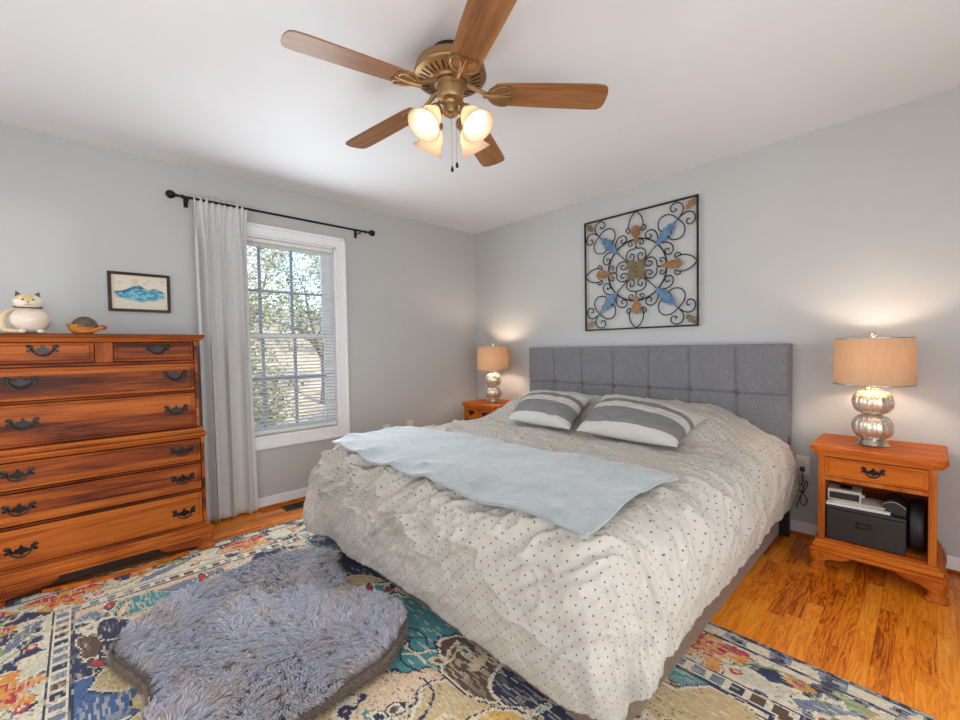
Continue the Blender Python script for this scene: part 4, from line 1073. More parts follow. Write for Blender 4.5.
# ------------------------------------------------------------------ shaggy fur mat with hide outline
def fur_mat():
    out = [(1.310, -3.150), (1.225, -3.105), (1.130, -2.985), (1.050, -2.822), (1.000, -2.640), (0.992, -2.470), (1.065, -2.335), (1.205, -2.245), (1.370, -2.262), (1.53, -2.298), (1.66, -2.286),
           (1.785, -2.252), (1.895, -2.238), (1.995, -2.290), (2.075, -2.395), (2.105, -2.470), (2.112, -2.580), (2.120, -2.690), (2.130, -2.790), (2.150, -2.93), (2.12, -3.06), (2.02, -3.13), (1.90, -3.125), (1.77, -3.085), (1.64, -3.078), (1.52, -3.110), (1.40, -3.150)]
    n0 = len(out); pts = []
    for i in range(n0):
        p0, p1, p2, p3 = [np.array(out[(i + k) % n0]) for k in (-1, 0, 1, 2)]
        for t in np.linspace(0, 1, 7, endpoint=False):
            pts.append(0.5 * ((2 * p1) + (-p0 + p2) * t + (2 * p0 - 5 * p1 + 4 * p2 - p3) * t * t + (-p0 + 3 * p1 - 3 * p2 + p3) * t ** 3))
    pts = np.array(pts); cen = pts.mean(0); n = len(pts)
    t = thing('fur_mat', 'thick shaggy grey fur mat with a hide-like outline lying on the patterned rug', 'mat', (cen[0], cen[1], 0.0108))
    TH = 0.062
    nrm = np.roll(pts, -1, 0) - np.roll(pts, 1, 0); nrm = np.stack([nrm[:, 1], -nrm[:, 0]], 1); nrm /= np.linalg.norm(nrm, axis=1)[:, None]
    if ((pts - cen) * nrm).sum() < 0: nrm = -nrm
    rel = pts - cen
    prof = [(-0.022, 0.0), (-0.008, .004), (0.0, .018), (0.0, TH * .62), (-0.010, TH * .86), (-0.028, TH * .98)]
    bm = bmesh.new(); rings = []
    for o_, z in prof: rings.append([bm.verts.new((*(rel[i] + nrm[i] * o_), z)) for i in range(n)])
    for f in (.8, .6, .4, .2): rings.append([bm.verts.new((*((rel[i] - nrm[i] * .028) * f), TH + .006 * (1 - f))) for i in range(n)])
    top = bm.verts.new((0, 0, TH + .006))
    for A, B in zip(rings, rings[1:]):
        for k in range(n): bm.faces.new((A[k], A[(k + 1) % n], B[(k + 1) % n], B[k]))
    for k in range(n): bm.faces.new((rings[-1][k], rings[-1][(k + 1) % n], top))
    bm.faces.new(rings[0][::-1])
    finish('cushion', bm, MT['furside'], t, smooth=True)
    # individual strands
    rng = np.random.default_rng(3)
    N = 64000
    q = rng.uniform(pts.min(0), pts.max(0), (N * 2, 2))
    x, y = q[:, 0], q[:, 1]; ins = np.zeros(len(q), bool); j = n - 1
    for i in range(n):
        xi, yi, xj, yj = *pts[i], *pts[j]
        c = ((yi > y) != (yj > y)) & (x < (xj - xi) * (y - yi) / (yj - yi + 1e-12) + xi); ins ^= c; j = i
    q = q[ins][:N]; m = len(q)
    clump = np.floor(q / 0.022); jit = np.stack([_hash(clump[:, 0], clump[:, 1], 1), _hash(clump[:, 0], clump[:, 1], 2)], 1)
    a = 2 * PI * fbm(q[:, 0] * 2.6, q[:, 1] * 2.6, 7, 3) * 1.6 + 0.9 + (jit[:, 0] - .5) * 1.5 + rng.normal(0, .25, m)
    root = np.column_stack([q - cen, np.full(m, TH - .004)])
    # strands on the rim
    K = 9000; ii = rng.integers(0, n, K); zz = rng.uniform(.010, TH * .9, K)
    jt = rng.uniform(0, 1, K)[:, None]; pr = rel[ii] * (1 - jt) + rel[(ii + 1) % n] * jt
    rootS = np.column_stack([pr + nrm[ii] * -.002, zz]); aS = np.arctan2(nrm[ii, 1], nrm[ii, 0]) + rng.normal(0, .6, K)
    L1 = rng.uniform(.026, .044, m); L2 = rng.uniform(.012, .024, K)
    root = np.concatenate([root, rootS]); a = np.concatenate([a, aS]); Ln = np.concatenate([L1, L2]); M_ = m + K
    rim = np.concatenate([np.zeros(m, bool), np.ones(K, bool)])
    dirh = np.stack([np.cos(a), np.sin(a), np.zeros(M_)], 1); side = np.stack([-np.sin(a), np.cos(a), np.zeros(M_)], 1)
    wd = np.where(rim, .0011, .0013)[:, None]
    lift = np.concatenate([rng.uniform(.25, .75, m), rng.uniform(-.35, .15, K)])[:, None]
    up = np.array([0, 0, 1.0])
    mid = root + dirh * (Ln * .5)[:, None] + up * (Ln[:, None] * lift * .75); tip = root + dirh * Ln[:, None] * 1.0 + up * (Ln[:, None] * lift * .8)
    for arr in (mid, tip): arr[:, 2] = np.maximum(arr[:, 2], .003)
    V = np.stack([root - side * wd, root + side * wd, mid - side * wd * .9, mid + side * wd * .9, tip], 1).reshape(-1, 3)
    base = np.arange(M_)[:, None] * 5
    quads = base + np.array([[0, 1, 3, 2]]); tris = base + np.array([[2, 3, 4]])
    me = bpy.data.meshes.new('pile'); me.vertices.add(len(V)); me.vertices.foreach_set('co', V.reshape(-1).astype(np.float32))
    li = np.concatenate([quads.reshape(-1), tris.reshape(-1)]).astype(np.int32)
    me.loops.add(len(li)); me.loops.foreach_set('vertex_index', li)
    me.polygons.add(2 * M_); me.polygons.foreach_set('loop_start', np.concatenate([np.arange(M_) * 4, 4 * M_ + np.arange(M_) * 3]).astype(np.int32))
    me.update(calc_edges=True)
    tone = np.concatenate([fbm(q[:, 0] * 9, q[:, 1] * 9, 19, 3), np.full(K, .5)]) + rng.normal(0, .10, M_)
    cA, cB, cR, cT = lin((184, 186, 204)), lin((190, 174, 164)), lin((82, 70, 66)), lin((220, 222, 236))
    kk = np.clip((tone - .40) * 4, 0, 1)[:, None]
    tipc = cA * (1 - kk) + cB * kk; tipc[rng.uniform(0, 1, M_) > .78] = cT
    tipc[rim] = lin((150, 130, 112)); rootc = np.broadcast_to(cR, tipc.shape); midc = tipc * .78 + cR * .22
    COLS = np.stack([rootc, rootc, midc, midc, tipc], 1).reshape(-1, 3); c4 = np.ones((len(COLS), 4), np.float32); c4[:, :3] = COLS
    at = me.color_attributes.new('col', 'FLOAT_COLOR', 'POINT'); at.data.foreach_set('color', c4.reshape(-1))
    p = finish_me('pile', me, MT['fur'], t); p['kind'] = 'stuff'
fur_mat()

# ------------------------------------------------------------------ ceiling fan
FX, FY = 2.035, -2.025
fan = thing('ceiling_fan', 'antique brass ceiling fan with five wooden blades and four glass lights', 'ceiling fan', (FX, FY, H))
def fl(name, prof, mat, seg=48, parent=None, smooth=35):
    bm = bmesh.new(); add_lathe(bm, [(r, z - H) for r, z in prof], seg); return finish(name, bm, mat, parent or fan, smooth=smooth)
fl('canopy', [(0, 2.439), (.078, 2.439), (.080, 2.425), (.070, 2.410), (.058, 2.400), (.055, 2.385), (0, 2.385)], MT['brass_dark'])
mot = fl('motor_housing', [(0, 2.392), (.105, 2.392), (.112, 2.386), (.130, 2.384), (.146, 2.376), (.150, 2.366), (.150, 2.350), (.153, 2.347), (.155, 2.338), (.151, 2.332), (.140, 2.329), (.082, 2.314), (.078, 2.306), (0, 2.306)], MT['brass'], 64)
for k in range(30):
    a = 2 * PI * (k + .5) / 30
    M_ = Matrix.Rotation(a, 4, 'Z') @ Matrix.Translation((.112, 0, 2.3212 - H)) @ Matrix.Rotation(math.radians(-14.5), 4, 'Y')
    bm = bmesh.new(); add_box(bm, -.020, .020, -.0038, .0038, -.0015, .0010, bev=.0008, seg=1, M=M_); finish('vent_slot', bm, MT['brass_dark'], mot)
fl('switch_housing', [(0, 2.310), (.066, 2.310), (.068, 2.300), (.058, 2.292), (.056, 2.250), (.050, 2.240), (.030, 2.232), (.026, 2.222), (.034, 2.214), (.036, 2.196), (.030, 2.182), (.014, 2.176), (.010, 2.168), (0, 2.166)], MT['brass'])
def blade_poly():
    pts = [(.190, -.050), (.196, -.056), (.23, -.060), (.40, -.066), (.60, -.069), (.640, -.066), (.655, -.054), (.662, -.030), (.664, 0)]
    return pts + [(x, -y) for x, y in pts[-2::-1]]
for k, a in enumerate((-25.9, 46.1, 118.1, -169.9, -97.9)):
    Mb = Matrix.Rotation(math.radians(a), 4, 'Z') @ Matrix.Translation((0, 0, 2.268 - H)) @ Matrix.Rotation(math.radians(2.8), 4, 'Y') @ Matrix.Rotation(math.radians(-10), 4, 'X')
    bm = bmesh.new(); add_prism(bm, blade_poly(), 0.006, Matrix.Translation((0, 0, 0)), bev=.0015)
    b = finish('blade', bm, MT['blade'], fan, smooth=30); b.matrix_local = Mb
    bm = bmesh.new()
    half = [(.140, .010), (.158, .016), (.168, .036), (.186, .052), (.212, .061), (.238, .060), (.256, .048), (.262, .030), (.252, .014), (.246, .008), (.262, 0)]
    add_prism(bm, half + [(x, -y) for x, y in half[-2::-1]], .004, Matrix.Translation((0, 0, -.005)))
    for s in (-1, 1):
        add_tube(bm, [(.172, s * .012, -.006), (.184, s * .034, -.007), (.208, s * .050, -.007), (.236, s * .052, -.007), (.250, s * .042, -.007), (.250, s * .028, -.007), (.236, s * .016, -.007), (.206, s * .008, -.007), (.178, s * .008, -.006)], .0038, 8)
    add_tube(bm, [(.140, 0, -.004), (.165, 0, -.008), (.200, 0, -.009), (.230, 0, -.008), (.258, 0, -.005)], [.010, .010, .008, .006, .003], 8)
    add_lathe(bm, [(0, -.014), (.009, -.013), (.012, -.006), (0, -.004)], 14, Matrix.Translation((.205, 0, 0)))
    ir = finish('blade_iron', bm, MT['brass'], b, smooth=40)
    bm = bmesh.new(); c_, s_ = math.cos(math.radians(a)), math.sin(math.radians(a))
    def rp(r, z): return (r * c_, r * s_, z - H)
    add_tube(bm, [rp(.072, 2.302), rp(.10, 2.290), rp(.125, 2.276), rp(.145, 2.266), rp(.165, 2.260)], [.011, .010, .009, .009, .008], 10); finish('blade_arm', bm, MT['brass'], fan, smooth=60)
SHADE_T = 37
for k in range(4):
    az = math.radians(-85 + 90 * k); ca, sa_ = math.cos(az), math.sin(az)
    def rp(r, z): return (r * ca, r * sa_, z - H)
    bm = bmesh.new(); add_tube(bm, [rp(.022, 2.205), rp(.045, 2.212), rp(.066, 2.206), rp(.078, 2.188), rp(.084, 2.172)], [.008, .0065, .0065, .008, .010], 10)
    Ms = Matrix.Translation(rp(.083, 2.170)) @ Matrix.Rotation(az, 4, 'Z') @ Matrix.Rotation(math.radians(-SHADE_T), 4, 'Y')
    add_lathe(bm, [(0, .012), (.018, .012), (.026, .002), (.028, -.012), (.024, -.016), (0, -.016)], 24, Ms)
    arm = finish('light_arm', bm, MT['brass'], fan, smooth=45)
    bm = bmesh.new()
    pr = [(.024, -.012), (.027, -.022), (.037, -.034), (.044, -.050), (.047, -.068), (.050, -.084), (.057, -.100), (.068, -.114), (.0715, -.118)]
    add_lathe(bm, pr + [(r - .003, z) for r, z in pr[::-1]] + [pr[0]], 40, Ms)
    finish('glass_shade', bm, MT['frosted'], fan, smooth=60)
    bm = bmesh.new(); add_lathe(bm, [(0.010, -.014), (.011, -.036), (.018, -.052), (.0215, -.066), (.019, -.080), (.010, -.089), (0, -.091)], 20, Ms); finish('bulb', bm, MT['bulb'], fan, smooth=True)
for (dx, dy, z1) in ((.022, -.016, 1.952), (.030, .004, 1.972)):
    bm = bmesh.new(); add_tube(bm, [(dx * .9, dy * .9, 2.19 - H), (dx, dy, 2.14 - H), (dx, dy, z1 - H)], .0011, 6); ch = finish('pull_chain', bm, MT['silver'], fan)
    bm = bmesh.new(); add_lathe(bm, [(0, -.026), (.0055, -.022), (.0065, -.014), (.004, -.005), (.0015, .001)], 12, Matrix.Translation((dx, dy, z1 - H))); finish('chain_knob', bm, MT['iron'], ch, smooth=50)

# ------------------------------------------------------------------ wrought-iron wall art
AX, AZ, AH = 1.866, 1.776, 0.4612
art = thing('wall_art', 'square wrought iron scroll wall panel with blue and copper leaves above the headboard', 'wall decoration', (AX, -0.022, AZ))
def spline(pts, n=9):
    pts = [Vector(p) for p in pts]; res = []
    for i in range(len(pts) - 1):
        p0, p1, p2, p3 = pts[max(i - 1, 0)], pts[i], pts[i + 1], pts[min(i + 2, len(pts) - 1)]
        for k in range(n):
            t = k / n; res.append(0.5 * ((2 * p1) + (-p0 + p2) * t + (2 * p0 - 5 * p1 + 4 * p2 - p3) * t * t + (-p0 + 3 * p1 - 3 * p2 + p3) * t ** 3))
    res.append(pts[-1]); return res
def uvp(pts, q, mirror=False, y=0.0):
    c, s = [(1, 0), (0, 1), (-1, 0), (0, -1)][q]; r = []
    for u, v in pts:
        if mirror: u, v = v, u
        r.append((AH * (u * c - v * s), y, AH * (u * s + v * c)))
    return r
def wire(name, pts, r=.0046, closed=False, mat='wrought', parent=None):
    bm = bmesh.new(); add_tube(bm, pts, r, 7, closed=closed); return finish(name, bm, MT[mat], parent or art, smooth=60)
bm = bmesh.new()
for (a, b, c, d) in ((-1, 1, .975, 1), (-1, 1, -1, -.975), (-1, -.975, -.975, .975), (.975, 1, -.975, .975)):
    add_box(bm, a * AH, b * AH, -.007, .007, c * AH, d * AH, bev=.001)
finish('frame', bm, MT['wrought'], art)
wire('ring', [(AH * .52 * math.cos(2 * PI * k / 72), 0, AH * .52 * math.sin(2 * PI * k / 72)) for k in range(72)], .0055, True)
def plate(name, pts, q, th, mat, y):
    bm = bmesh.new(); P_ = uvp(pts, q)
    add_prism(bm, [(p[0], p[2]) for p in P_], th, Matrix.Translation((0, y, 0)) @ FRONT_Y, bev=.0015)
    return finish(name, bm, MT[mat], art)
def serr(u0, u1, w, n, diag):
    """serrated leaf along the +u axis (or the diagonal) from u0 to u1"""
    L = []; Rr = []
    for k in range(n * 2 + 1):
        t = k / (n * 2); wv = w * math.sin(PI * min(1, t * 1.02 + .06)) ** .7 * (1.12 if k % 2 else .52); x = u0 + (u1 - u0) * (t + (.06 if k % 2 else 0) * (1 - t)); L.append((x, wv)); Rr.append((x, -wv))
    P_ = [(u0 - .01, 0)] + Rr + [(u1 + .02, 0)] + L[::-1]
    if diag:
        c = math.sqrt(.5); P_ = [(c * x - c * y, c * x + c * y) for x, y in P_]
    return P_
for q in range(4):
    wire('bar', uvp([(.12, .12), (.37, .37)], q), .004)
    plate('leaf', serr(.50, .98, .085, 5, True), q, .006, 'blueleaf', -.001)['label'] = 'blue painted leaf'
    plate('corner_flower', serr(1.16, 1.36, .055, 3, True), q, .005, 'goldleaf' if q in (0, 2) else 'olive', -.001)['label'] = 'copper leaf sprig'
    for mir in (False, True):
        # loop beside the leaf
        wire('scroll', spline(uvp([(.705, .690), (.78, .60), (.80, .49), (.74, .40), (.62, .385), (.555, .44), (.575, .515), (.60, .50)], q, mir)), .0043)
        # S-scroll into the corner
        wire('scroll', spline(uvp([(.66, .66), (.74, .735), (.84, .78), (.93, .74), (.955, .65), (.90, .58), (.83, .605), (.84, .67), (.875, .655)], q, mir)), .0043)
        # curl on the outside of the ring
        wire('scroll', spline(uvp([(.375, .365), (.48, .375), (.585, .33), (.62, .24), (.575, .17), (.505, .185), (.49, .245), (.53, .27), (.555, .24)], q, mir)), .0043)
    # cardinal group along +u (rotated to the four sides)
    for s in (-1, 1):
        wire('scroll', spline(uvp([(.40, 0), (.36, s * .02), (.35, s * .10), (.29, s * .165), (.20, s * .165), (.15, s * .11), (.17, s * .05), (.24, s * .035), (.28, s * .075), (.25, s * .11), (.215, s * .095)], q)), .0043)
        wire('scroll', spline(uvp([(.985, 0), (.90, s * .085), (.79, s * .125), (.70, s * .120), (.655, s * .095), (.645, s * .14), (.69, s * .175), (.73, s * .15), (.72, s * .12)], q)), .0043)
        wire('scroll', spline(uvp([(.515, s * .02), (.50, s * .09), (.45, s * .135), (.41, s * .105), (.43, s * .065), (.46, s * .085)], q)), .0038)
    plate('fleur', [(.44, -.012), (.50, -.05), (.55, -.03), (.60, -.075), (.66, -.06), (.70, -.085), (.74, -.03), (.76, 0), (.74, .03), (.70, .085), (.66, .06), (.60, .075), (.55, .03), (.50, .05), (.44, .012)], q, .006, 'goldleaf', -.001)['label'] = 'copper fleur ornament'
    wire('bar', uvp([(.38, 0), (.47, 0)], q), .004)
mp_ = []
for k in range(64):
    a = 2 * PI * k / 64; r = .165 + .045 * math.cos(4 * (a - PI / 4)) + .022 * math.cos(16 * a); mp_.append((r * math.cos(a), r * math.sin(a)))
plate('medallion', mp_, 0, .007, 'olive', -.002)['label'] = 'aged bronze square rosette'
bm = bmesh.new(); add_lathe(bm, [(0, .012), (.012, .010), (.020, .004), (.022, 0)], 20, Matrix.Translation((0, -.009, 0)) @ Matrix.Rotation(PI / 2, 4, 'X')); finish('medallion_boss', bm, MT['olive'], art, smooth=50)

# ------------------------------------------------------------------ framed mountain watercolour
pc = thing('framed_picture', 'small dark framed watercolour of blue mountains on the wall above the dresser', 'picture', (0.0, -2.918, 1.570))
pw, phh, fr = .155, .122, .017
bm = bmesh.new()
for (a, b, c, d) in ((-pw, pw, phh - fr, phh), (-pw, pw, -phh, -phh + fr), (-pw, -pw + fr, -phh + fr, phh - fr), (pw - fr, pw, -phh + fr, phh - fr)):
    add_box(bm, .001, .018, a, b, c, d, bev=.003)
finish('frame', bm, MT['frame'], pc)
def painting():
    ny, nx = 110, 150; u, v = np.meshgrid((np.arange(nx) + .5) / nx, (np.arange(ny) + .5) / ny)
    paper, dk, md_, lt = lin((226, 212, 192)), lin((40, 96, 132)), lin((74, 150, 182)), lin((150, 204, 212)); C = np.zeros((ny, nx, 3)); C[:] = paper
    r1 = .52 + .20 * np.exp(-((u - .45) / .17) ** 2) + .13 * np.exp(-((u - .78) / .11) ** 2) + .05 * (fbm(u * 8, u * 0, 3, 3) - .5)
    lo = .20 + .06 * (fbm(u * 6, u * 0 + 3, 5, 3) - .5) + .14 * (np.abs(u - .5) * 2) ** 2
    n = fbm(u * 14, v * 22, 9, 4); edge = np.clip(np.minimum(u - .02, .98 - u) * 14, 0, 1)
    m = (v < r1) & (v > lo); t = np.clip((r1 - v) / .22, 0, 1)
    col = dk[None, None] * (1 - t[..., None]) + md_ * t[..., None]; col = col * (1 - (n > .52)[..., None] * .75) + lt * ((n > .52)[..., None] * .75)
    a = (m * edge * np.clip((v - lo) * 12, 0, 1))[..., None]; C = C * (1 - a) + col * a
    st = (v > .74) & (v < .9) & (fbm(u * 16, v * 9, 13, 3) > .60); C[st] = C[st] * .82
    ye, xe = np.linspace(-phh + fr, phh - fr, ny + 1), np.linspace(-pw + fr, pw - fr, nx + 1); Y, Z = np.meshgrid(xe, ye)
    o = finish_me('watercolour', grid_mesh('watercolour', np.stack([np.full_like(Y, .008), Y, Z], -1), None, flat_cols=C), MT['painting'], pc)
painting()

# ------------------------------------------------------------------ ornaments on the dresser
def tint(o, fn):
    me = o.data; n = len(me.vertices); c = np.empty(n * 3, np.float32); me.vertices.foreach_get('co', c); c = c.reshape(-1, 3).astype(float)
    k = np.ones((n, 4), np.float32); k[:, :3] = fn(c); a = me.color_attributes.new('col', 'FLOAT_COLOR', 'POINT'); a.data.foreach_set('color', k.reshape(-1))
cat = thing('cat_figurine', 'plump cream ceramic cat with yellow tabby patches standing on top of the dresser', 'figurine', (0.395, -3.392, 1.290), math.radians(4))
cream_, yel_ = lin((226, 214, 192)), lin((210, 176, 104))
def catcol(c):
    n = fbm(c[:, 1] * 26 + 3, c[:, 2] * 26 + c[:, 0] * 9, 4, 3); k = np.clip((n - .56) * 9, 0, 1)[:, None] * .85; return cream_ * (1 - k) + yel_ * k
bm = bmesh.new(); bmesh.ops.create_uvsphere(bm, u_segments=40, v_segments=26, radius=1)
for v in bm.verts:
    z = v.co.z; f = 1.0 - .14 * max(0, z) ** 2; v.co = (v.co.x * .062 * f, v.co.y * .072 * f + .012, .070 + z * .069)
    if v.co.z < .004: v.co.z = .001
o = finish('body', bm, MT['cat'], cat, smooth=True); tint(o, lambda c: lin((226, 208, 192)) * .8 + catcol(c) * .2)
bm = bmesh.new(); bmesh.ops.create_uvsphere(bm, u_segments=36, v_segments=24, radius=1)
for v in bm.verts:
    x, y, z = v.co; muz = .10 * math.exp(-((y) ** 2 + (z + .25) ** 2) * 5) * (1 if x > 0 else 0)
    v.co = (x * .042 * (1 + muz) + .022, y * .052 + .006, .156 + z * .040)
hd = finish('head', bm, MT['cat'], cat, smooth=True); tint(hd, catcol)
for s in (-1, 1):
    bm = bmesh.new(); vs = [bm.verts.new(p) for p in ((.020, s * .014 + .006, .186), (.020, s * .044 + .006, .172), (.008, s * .030 + .006, .180), (.018, s * .040 + .006, .208))]
    for f in ((0, 1, 3), (1, 2, 3), (2, 0, 3), (0, 2, 1)): bm.faces.new([vs[i] for i in f])
    e = finish('ear', bm, MT['cord'], hd); e['label'] = 'dark grey ear'
    bm = bmesh.new(); bmesh.ops.create_uvsphere(bm, u_segments=10, v_segments=8, radius=.0048, matrix=Matrix.Translation((.0595, s * .017 + .006, .163))); finish('eye', bm, MT['black'], hd, smooth=True)
bm = bmesh.new(); bmesh.ops.create_uvsphere(bm, u_segments=10, v_segments=8, radius=.0042, matrix=Matrix.Translation((.0650, .006, .152))); add_tube(bm, [(.0655, .006, .150), (.0650, .006, .143), (.063, -.004, .138)], .0010, 6); add_tube(bm, [(.0650, .006, .143), (.063, .016, .138)], .0010, 6); finish('nose', bm, MT['cord'], hd, smooth=True)
bm = bmesh.new(); add_tube(bm, [(.010 + .046 * math.cos(2 * PI * k / 40) , .006 + .050 * math.sin(2 * PI * k / 40), .130 - .006 * math.cos(2 * PI * k / 40)) for k in range(40)], .0028, 8, closed=True); finish('collar', bm, MT['brass_dark'], cat, smooth=60)
bm = bmesh.new(); add_tube(bm, spline([(-.02, -.045, .120), (-.01, -.070, .100), (0, -.082, .070), (.005, -.082, .040), (.015, -.072, .018), (.035, -.052, .012), (.050, -.030, .012)], 6), [.010 + .004 * math.sin(PI * k / 36) for k in range(37)], 12); o = finish('tail', bm, MT['cat'], cat, smooth=60); tint(o, lambda c: np.broadcast_to(yel_ * .5 + cream_ * .5, c.shape))
for y in (-.018, .045):
    bm = bmesh.new(); bmesh.ops.create_uvsphere(bm, u_segments=16, v_segments=10, radius=1)
    for v in bm.verts: v.co = (.052 + v.co.x * .020, y + v.co.y * .016, max(.0005, .010 + v.co.z * .012))
    o = finish('paw', bm, MT['cat'], cat, smooth=True); tint(o, catcol)

tu = thing('turtle_dish', 'small orange wooden turtle with a dark ridged shell on top of the dresser', 'ornament', (0.405, -3.185, 1.290), math.radians(2))
bm = bmesh.new(); prof = [(0, 0), (.45, .0), (.60, .10), (.80, .45), (.96, .92), (1.0, 1.0), (.92, 1.0), (.80, .80), (0, .72)]; rings = []
for r, z in prof:
    if r == 0: rings.append([bm.verts.new((0, 0, z * .046))]); continue
    rings.append([bm.verts.new((r * .044 * math.cos(2 * PI * k / 32), r * .062 * math.sin(2 * PI * k / 32) - .004 - .008 * r * max(0, -math.sin(2 * PI * k / 32)), z * (.046 + .006 * max(0, -math.sin(2 * PI * k / 32))))) for k in range(32)])
for A, B in zip(rings, rings[1:]):
    for k in range(32):
        k2 = (k + 1) % 32
        if len(A) == 1: bm.faces.new((A[0], B[k2], B[k]))
        elif len(B) == 1: bm.faces.new((A[k], A[k2], B[0]))
        else: bm.faces.new((A[k], A[k2], B[k2], B[k]))
finish('body', bm, MT['turtle'], tu, smooth=50)
bm = bmesh.new(); add_lathe(bm, [(.058 * math.cos(a), .036 + .056 * math.sin(a) * (1 + .03 * math.cos(a * 16))) for a in np.linspace(0, PI / 2, 22)][:-1] + [(0, .092)], 36, Matrix.Diagonal((.78, .92, 1, 1)), lobes=13, lobe_amp=.08); finish('shell', bm, MT['shell'], tu, smooth=50)
bm = bmesh.new(); bmesh.ops.create_uvsphere(bm, u_segments=18, v_segments=12, radius=1)
for v in bm.verts: v.co = (.020 + v.co.x * .013, .068 + v.co.y * .018, .036 + v.co.z * .013)
finish('head', bm, MT['turtle_red'], tu, smooth=True)
bm = bmesh.new(); add_tube(bm, [(.046, -.020, .012), (.050, .015, .012), (.040, .045, .024), (.026, .064, .034)], [.006, .008, .010, .009], 10); finish('flipper', bm, MT['turtle'], tu, smooth=60)

# ------------------------------------------------------------------ outlets, floor vent, hoop
def outlet(loc, rz, label):
    t = thing('wall_outlet', label, 'outlet', loc, rz)     # local: faces -y
    bm = bmesh.new(); add_box(bm, -.036, .036, -.006, 0, -.058, .058, bev=.003); finish('plate', bm, MT['white'], t)
    for z in (-.020, .020):
        bm = bmesh.new(); add_lathe(bm, [(0, .0085), (.0145, .0085), (.016, .006), (.016, 0)], 24, Matrix.Translation((0, 0, z)) @ Matrix.Rotation(PI / 2, 4, 'X')); s = finish('socket', bm, MT['white'], t, smooth=40)
        bm = bmesh.new()
        for x in (-.006, .006): add_box(bm, x - .0012, x + .0012, -.0092, -.008, z + .000, z + .009)
        add_lathe(bm, [(0, .0092), (.0026, .0092), (.0026, .008), (0, .008)], 10, Matrix.Translation((0, 0, z - .007)) @ Matrix.Rotation(PI / 2, 4, 'X')); finish('slots', bm, MT['black'], s)
    return t
outlet((2.921, -0.0005, 0.432), 0, 'white wall outlet with a plugged in cord between bed and right nightstand')
outlet((0.0005, -1.165, 0.435), PI / 2, 'white wall outlet under the window side, nearer the window than its twin')
outlet((0.0005, -0.905, 0.440), PI / 2, 'white wall outlet low on the window wall, nearer the room corner')
cd = thing('power_cord', 'grey power cord tied in a bundle hanging from the outlet beside the bed', 'cord', (2.921, -0.0105, 0.412))
bm = bmesh.new(); add_box(bm, -.012, .012, -.026, 0, -.013, .013, bev=.004); finish('plug', bm, MT['cord'], cd)
bm = bmesh.new(); add_tube(bm, spline([(0, -.020, -.010), (.004, -.022, -.05), (-.004, -.018, -.10), (-.026, -.014, -.085), (-.030, -.014, -.12), (0, -.012, -.145), (.024, -.014, -.19), (.004, -.016, -.225), (-.012, -.012, -.18), (.002, -.010, -.145), (.026, -.014, -.09), (.018, -.016, -.07), (.006, -.018, -.11), (-.006, -.014, -.17), (-.022, -.016, -.215), (-.024, -.016, -.245)], 6), .0028, 7); finish('cable', bm, MT['cord'], cd, smooth=60)
bm = bmesh.new(); add_tube(bm, [(.012 * math.cos(2 * PI * k / 16), -.014 + .008 * math.sin(2 * PI * k / 16), -.140) for k in range(16)], .0022, 6, closed=True); finish('tie', bm, MT['black'], cd, smooth=60)
vt = thing('floor_vent', 'dark metal floor vent in the oak boards below the window', 'vent', (0.135, -1.985, 0.0))
bm = bmesh.new()
for (a, b, c, d) in ((-.065, .065, -.150, -.138), (-.065, .065, .138, .150), (-.065, -.053, -.138, .138), (.053, .065, -.138, .138)): add_box(bm, a, b, c, d, .0003, .005, bev=.001)
finish('frame', bm, MT['cord'], vt)
bm = bmesh.new()
add_box(bm, -.053, .053, -.138, .138, .0003, .0012)
for k in range(22): add_box(bm, -.052, .052, -.134 + k * .0126, -.129 + k * .0126, .0012, .004)
finish('grille', bm, MT['black'], vt)
bm = bmesh.new()
hp = [(-.30 + .60 * k / 24, .055 * (1 - ((k - 12) / 12) ** 2)) for k in range(25)]
add_prism(bm, [(y, x) for y, x in [(a, b + .004) for a, b in hp]] + [(y, x) for y, x in [(a, b - .012) for a, b in hp[::-1]]], 0.018, Matrix(((0, 1, 0, 0), (1, 0, 0, 0), (0, 0, 1, 0), (0, 0, 0, 1))), bev=.002)
hoop = finish('wooden_lath', bm, MT['honey'], None, loc=(0.470, -3.08, 0.0112)); hoop.rotation_euler = (0, 0, math.radians(-3))
tag(hoop, 'thin bowed wooden lath lying on the rug under the front of the dresser', 'lath')

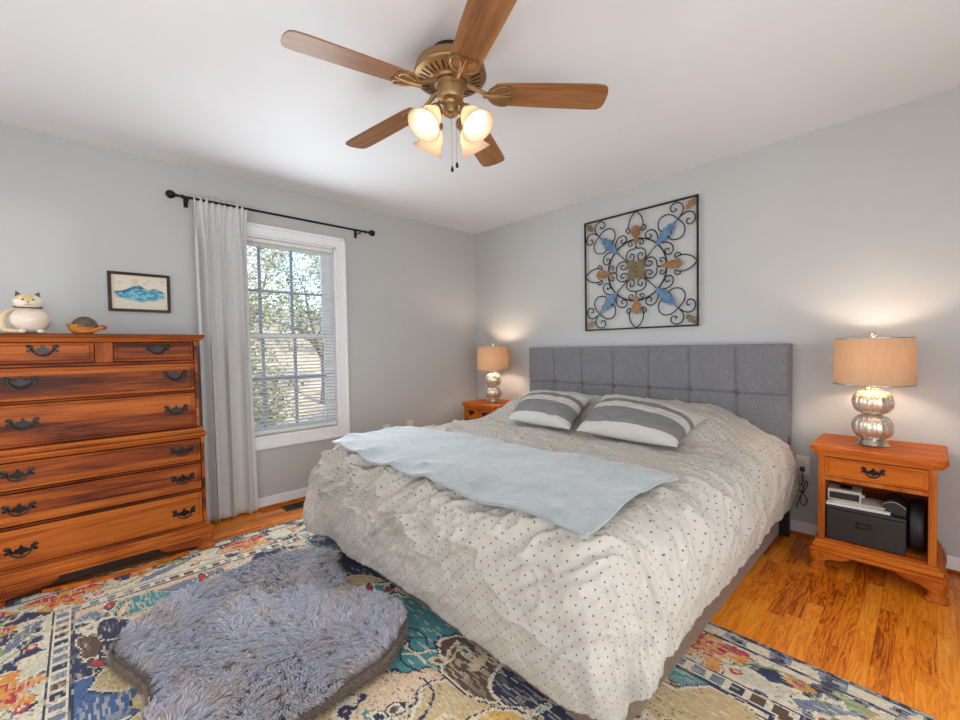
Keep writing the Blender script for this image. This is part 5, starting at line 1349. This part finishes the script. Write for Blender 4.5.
# ------------------------------------------------------------------ outside: wooded hillside and trees
def ground_z(x, y): return -0.5 + max(0, (-x - 3.0)) * 0.235 + 0.25 * math.sin(x * .5 + y * .4) * min(1, max(0, (-x - 3) / 4))
gx, gy = np.meshgrid(np.linspace(-34, -0.3, 70), np.linspace(-8, 26, 70))
GZ = np.vectorize(ground_z)(gx, gy); GZ = np.minimum(GZ, 3.6)
hs = finish_me('hillside', grid_mesh('hillside', np.stack([gx, gy, GZ], -1)), MT['litter'], None, True); hs['kind'] = 'structure'
def tree(x, y, h, lean, nleaf, mat, label, seed, crown=1.0, low=0.15):
    r = random.Random(seed); z0 = min(3.6, ground_z(x, y)) - .05
    t = thing('tree', label, 'tree', (x, y, z0), group='trees on the hillside outside the window')
    bm = bmesh.new(); tips = []
    def branch(p, d, L, rad, lev):
        pts = [p]; rr = [rad]; q = p.copy(); dd = d.copy(); n = 5
        for k in range(n):
            dd = (dd + Vector((r.gauss(0, .16), r.gauss(0, .16), r.gauss(.03, .08)))).normalized(); q = q + dd * L / n; pts.append(q.copy()); rr.append(rad * (1 - .75 * (k + 1) / n))
            if lev < 3 and (k >= 1 or lev > 0):
                for _ in range(2 if lev == 0 else 1):
                    a = r.uniform(0, 2 * PI); nd_ = (dd * .55 + Vector((math.cos(a), math.sin(a), r.uniform(-.05, .5)))).normalized(); branch(q.copy(), nd_, L * r.uniform(.34, .55), rr[-1] * .6, lev + 1)
            if lev >= 1: tips.append(q.copy())
        add_tube(bm, pts, rr, 5 if lev else 8)
    branch(Vector((0, 0, 0)), Vector((lean, r.uniform(-.1, .1), 1)).normalized(), h, h * .018 + .02, 0)
    finish('trunk', bm, MT['bark'], t, smooth=60)
    if nleaf:
        V = []; F = []
        for k in range(nleaf):
            c = r.choice(tips) + Vector((r.gauss(0, .22), r.gauss(0, .22), r.gauss(0, .2))) * crown
            if c.z < h * low: continue
            n_ = Vector((r.gauss(0, 1), r.gauss(0, 1), r.gauss(0, 1))).normalized(); a = n_.orthogonal().normalized(); b = n_.cross(a); s = r.uniform(.022, .048)
            i = len(V); V += [c - a * s, c - b * s * .55, c + a * s, c + b * s * .55]; F.append((i, i + 1, i + 2, i + 3))
        me = bpy.data.meshes.new('foliage'); me.from_pydata([tuple(v) for v in V], [], F); finish_me('foliage', me, MT[mat], t)
lab = {'leaf1': 'olive leaved tree on the wooded hillside seen through the window blind', 'leaf2': 'tan leaved tree on the wooded hillside seen through the window blind', 'leaf3': 'green leaved tree on the wooded hillside seen through the window blind'}
rt = random.Random(12)
spots = [(-4.4, -1.3, 2.4, 'leaf1'), (-5.6, 0.6, 3.2, 'leaf3'), (-7.4, -0.9, 3.6, 'leaf2'), (-8.2, 2.4, 3.8, 'leaf1'), (-10.6, 0.4, 4.2, 'leaf2'), (-11.6, 3.8, 4.4, 'leaf3'), (-14.2, 1.4, 4.6, 'leaf1'), (-15.4, 5.6, 4.8, 'leaf2'), (-19, 3.0, 4.8, 'leaf2'),
         (-4.8, 2.6, 2.0, 'leaf2'), (-3.6, 0.5, 1.5, 'leaf2'), (-3.2, -1.1, 1.3, 'leaf1'), (-6.6, 3.9, 2.6, 'leaf2'), (-9.6, -1.9, 3.6, 'leaf1')]
for k, (x, y, h, m_) in enumerate(spots):
    tree(x, y, h * .8, rt.uniform(-.12, .12), 3000 if k < 8 else 2200, m_, lab[m_], 40 + k, crown=0.7)
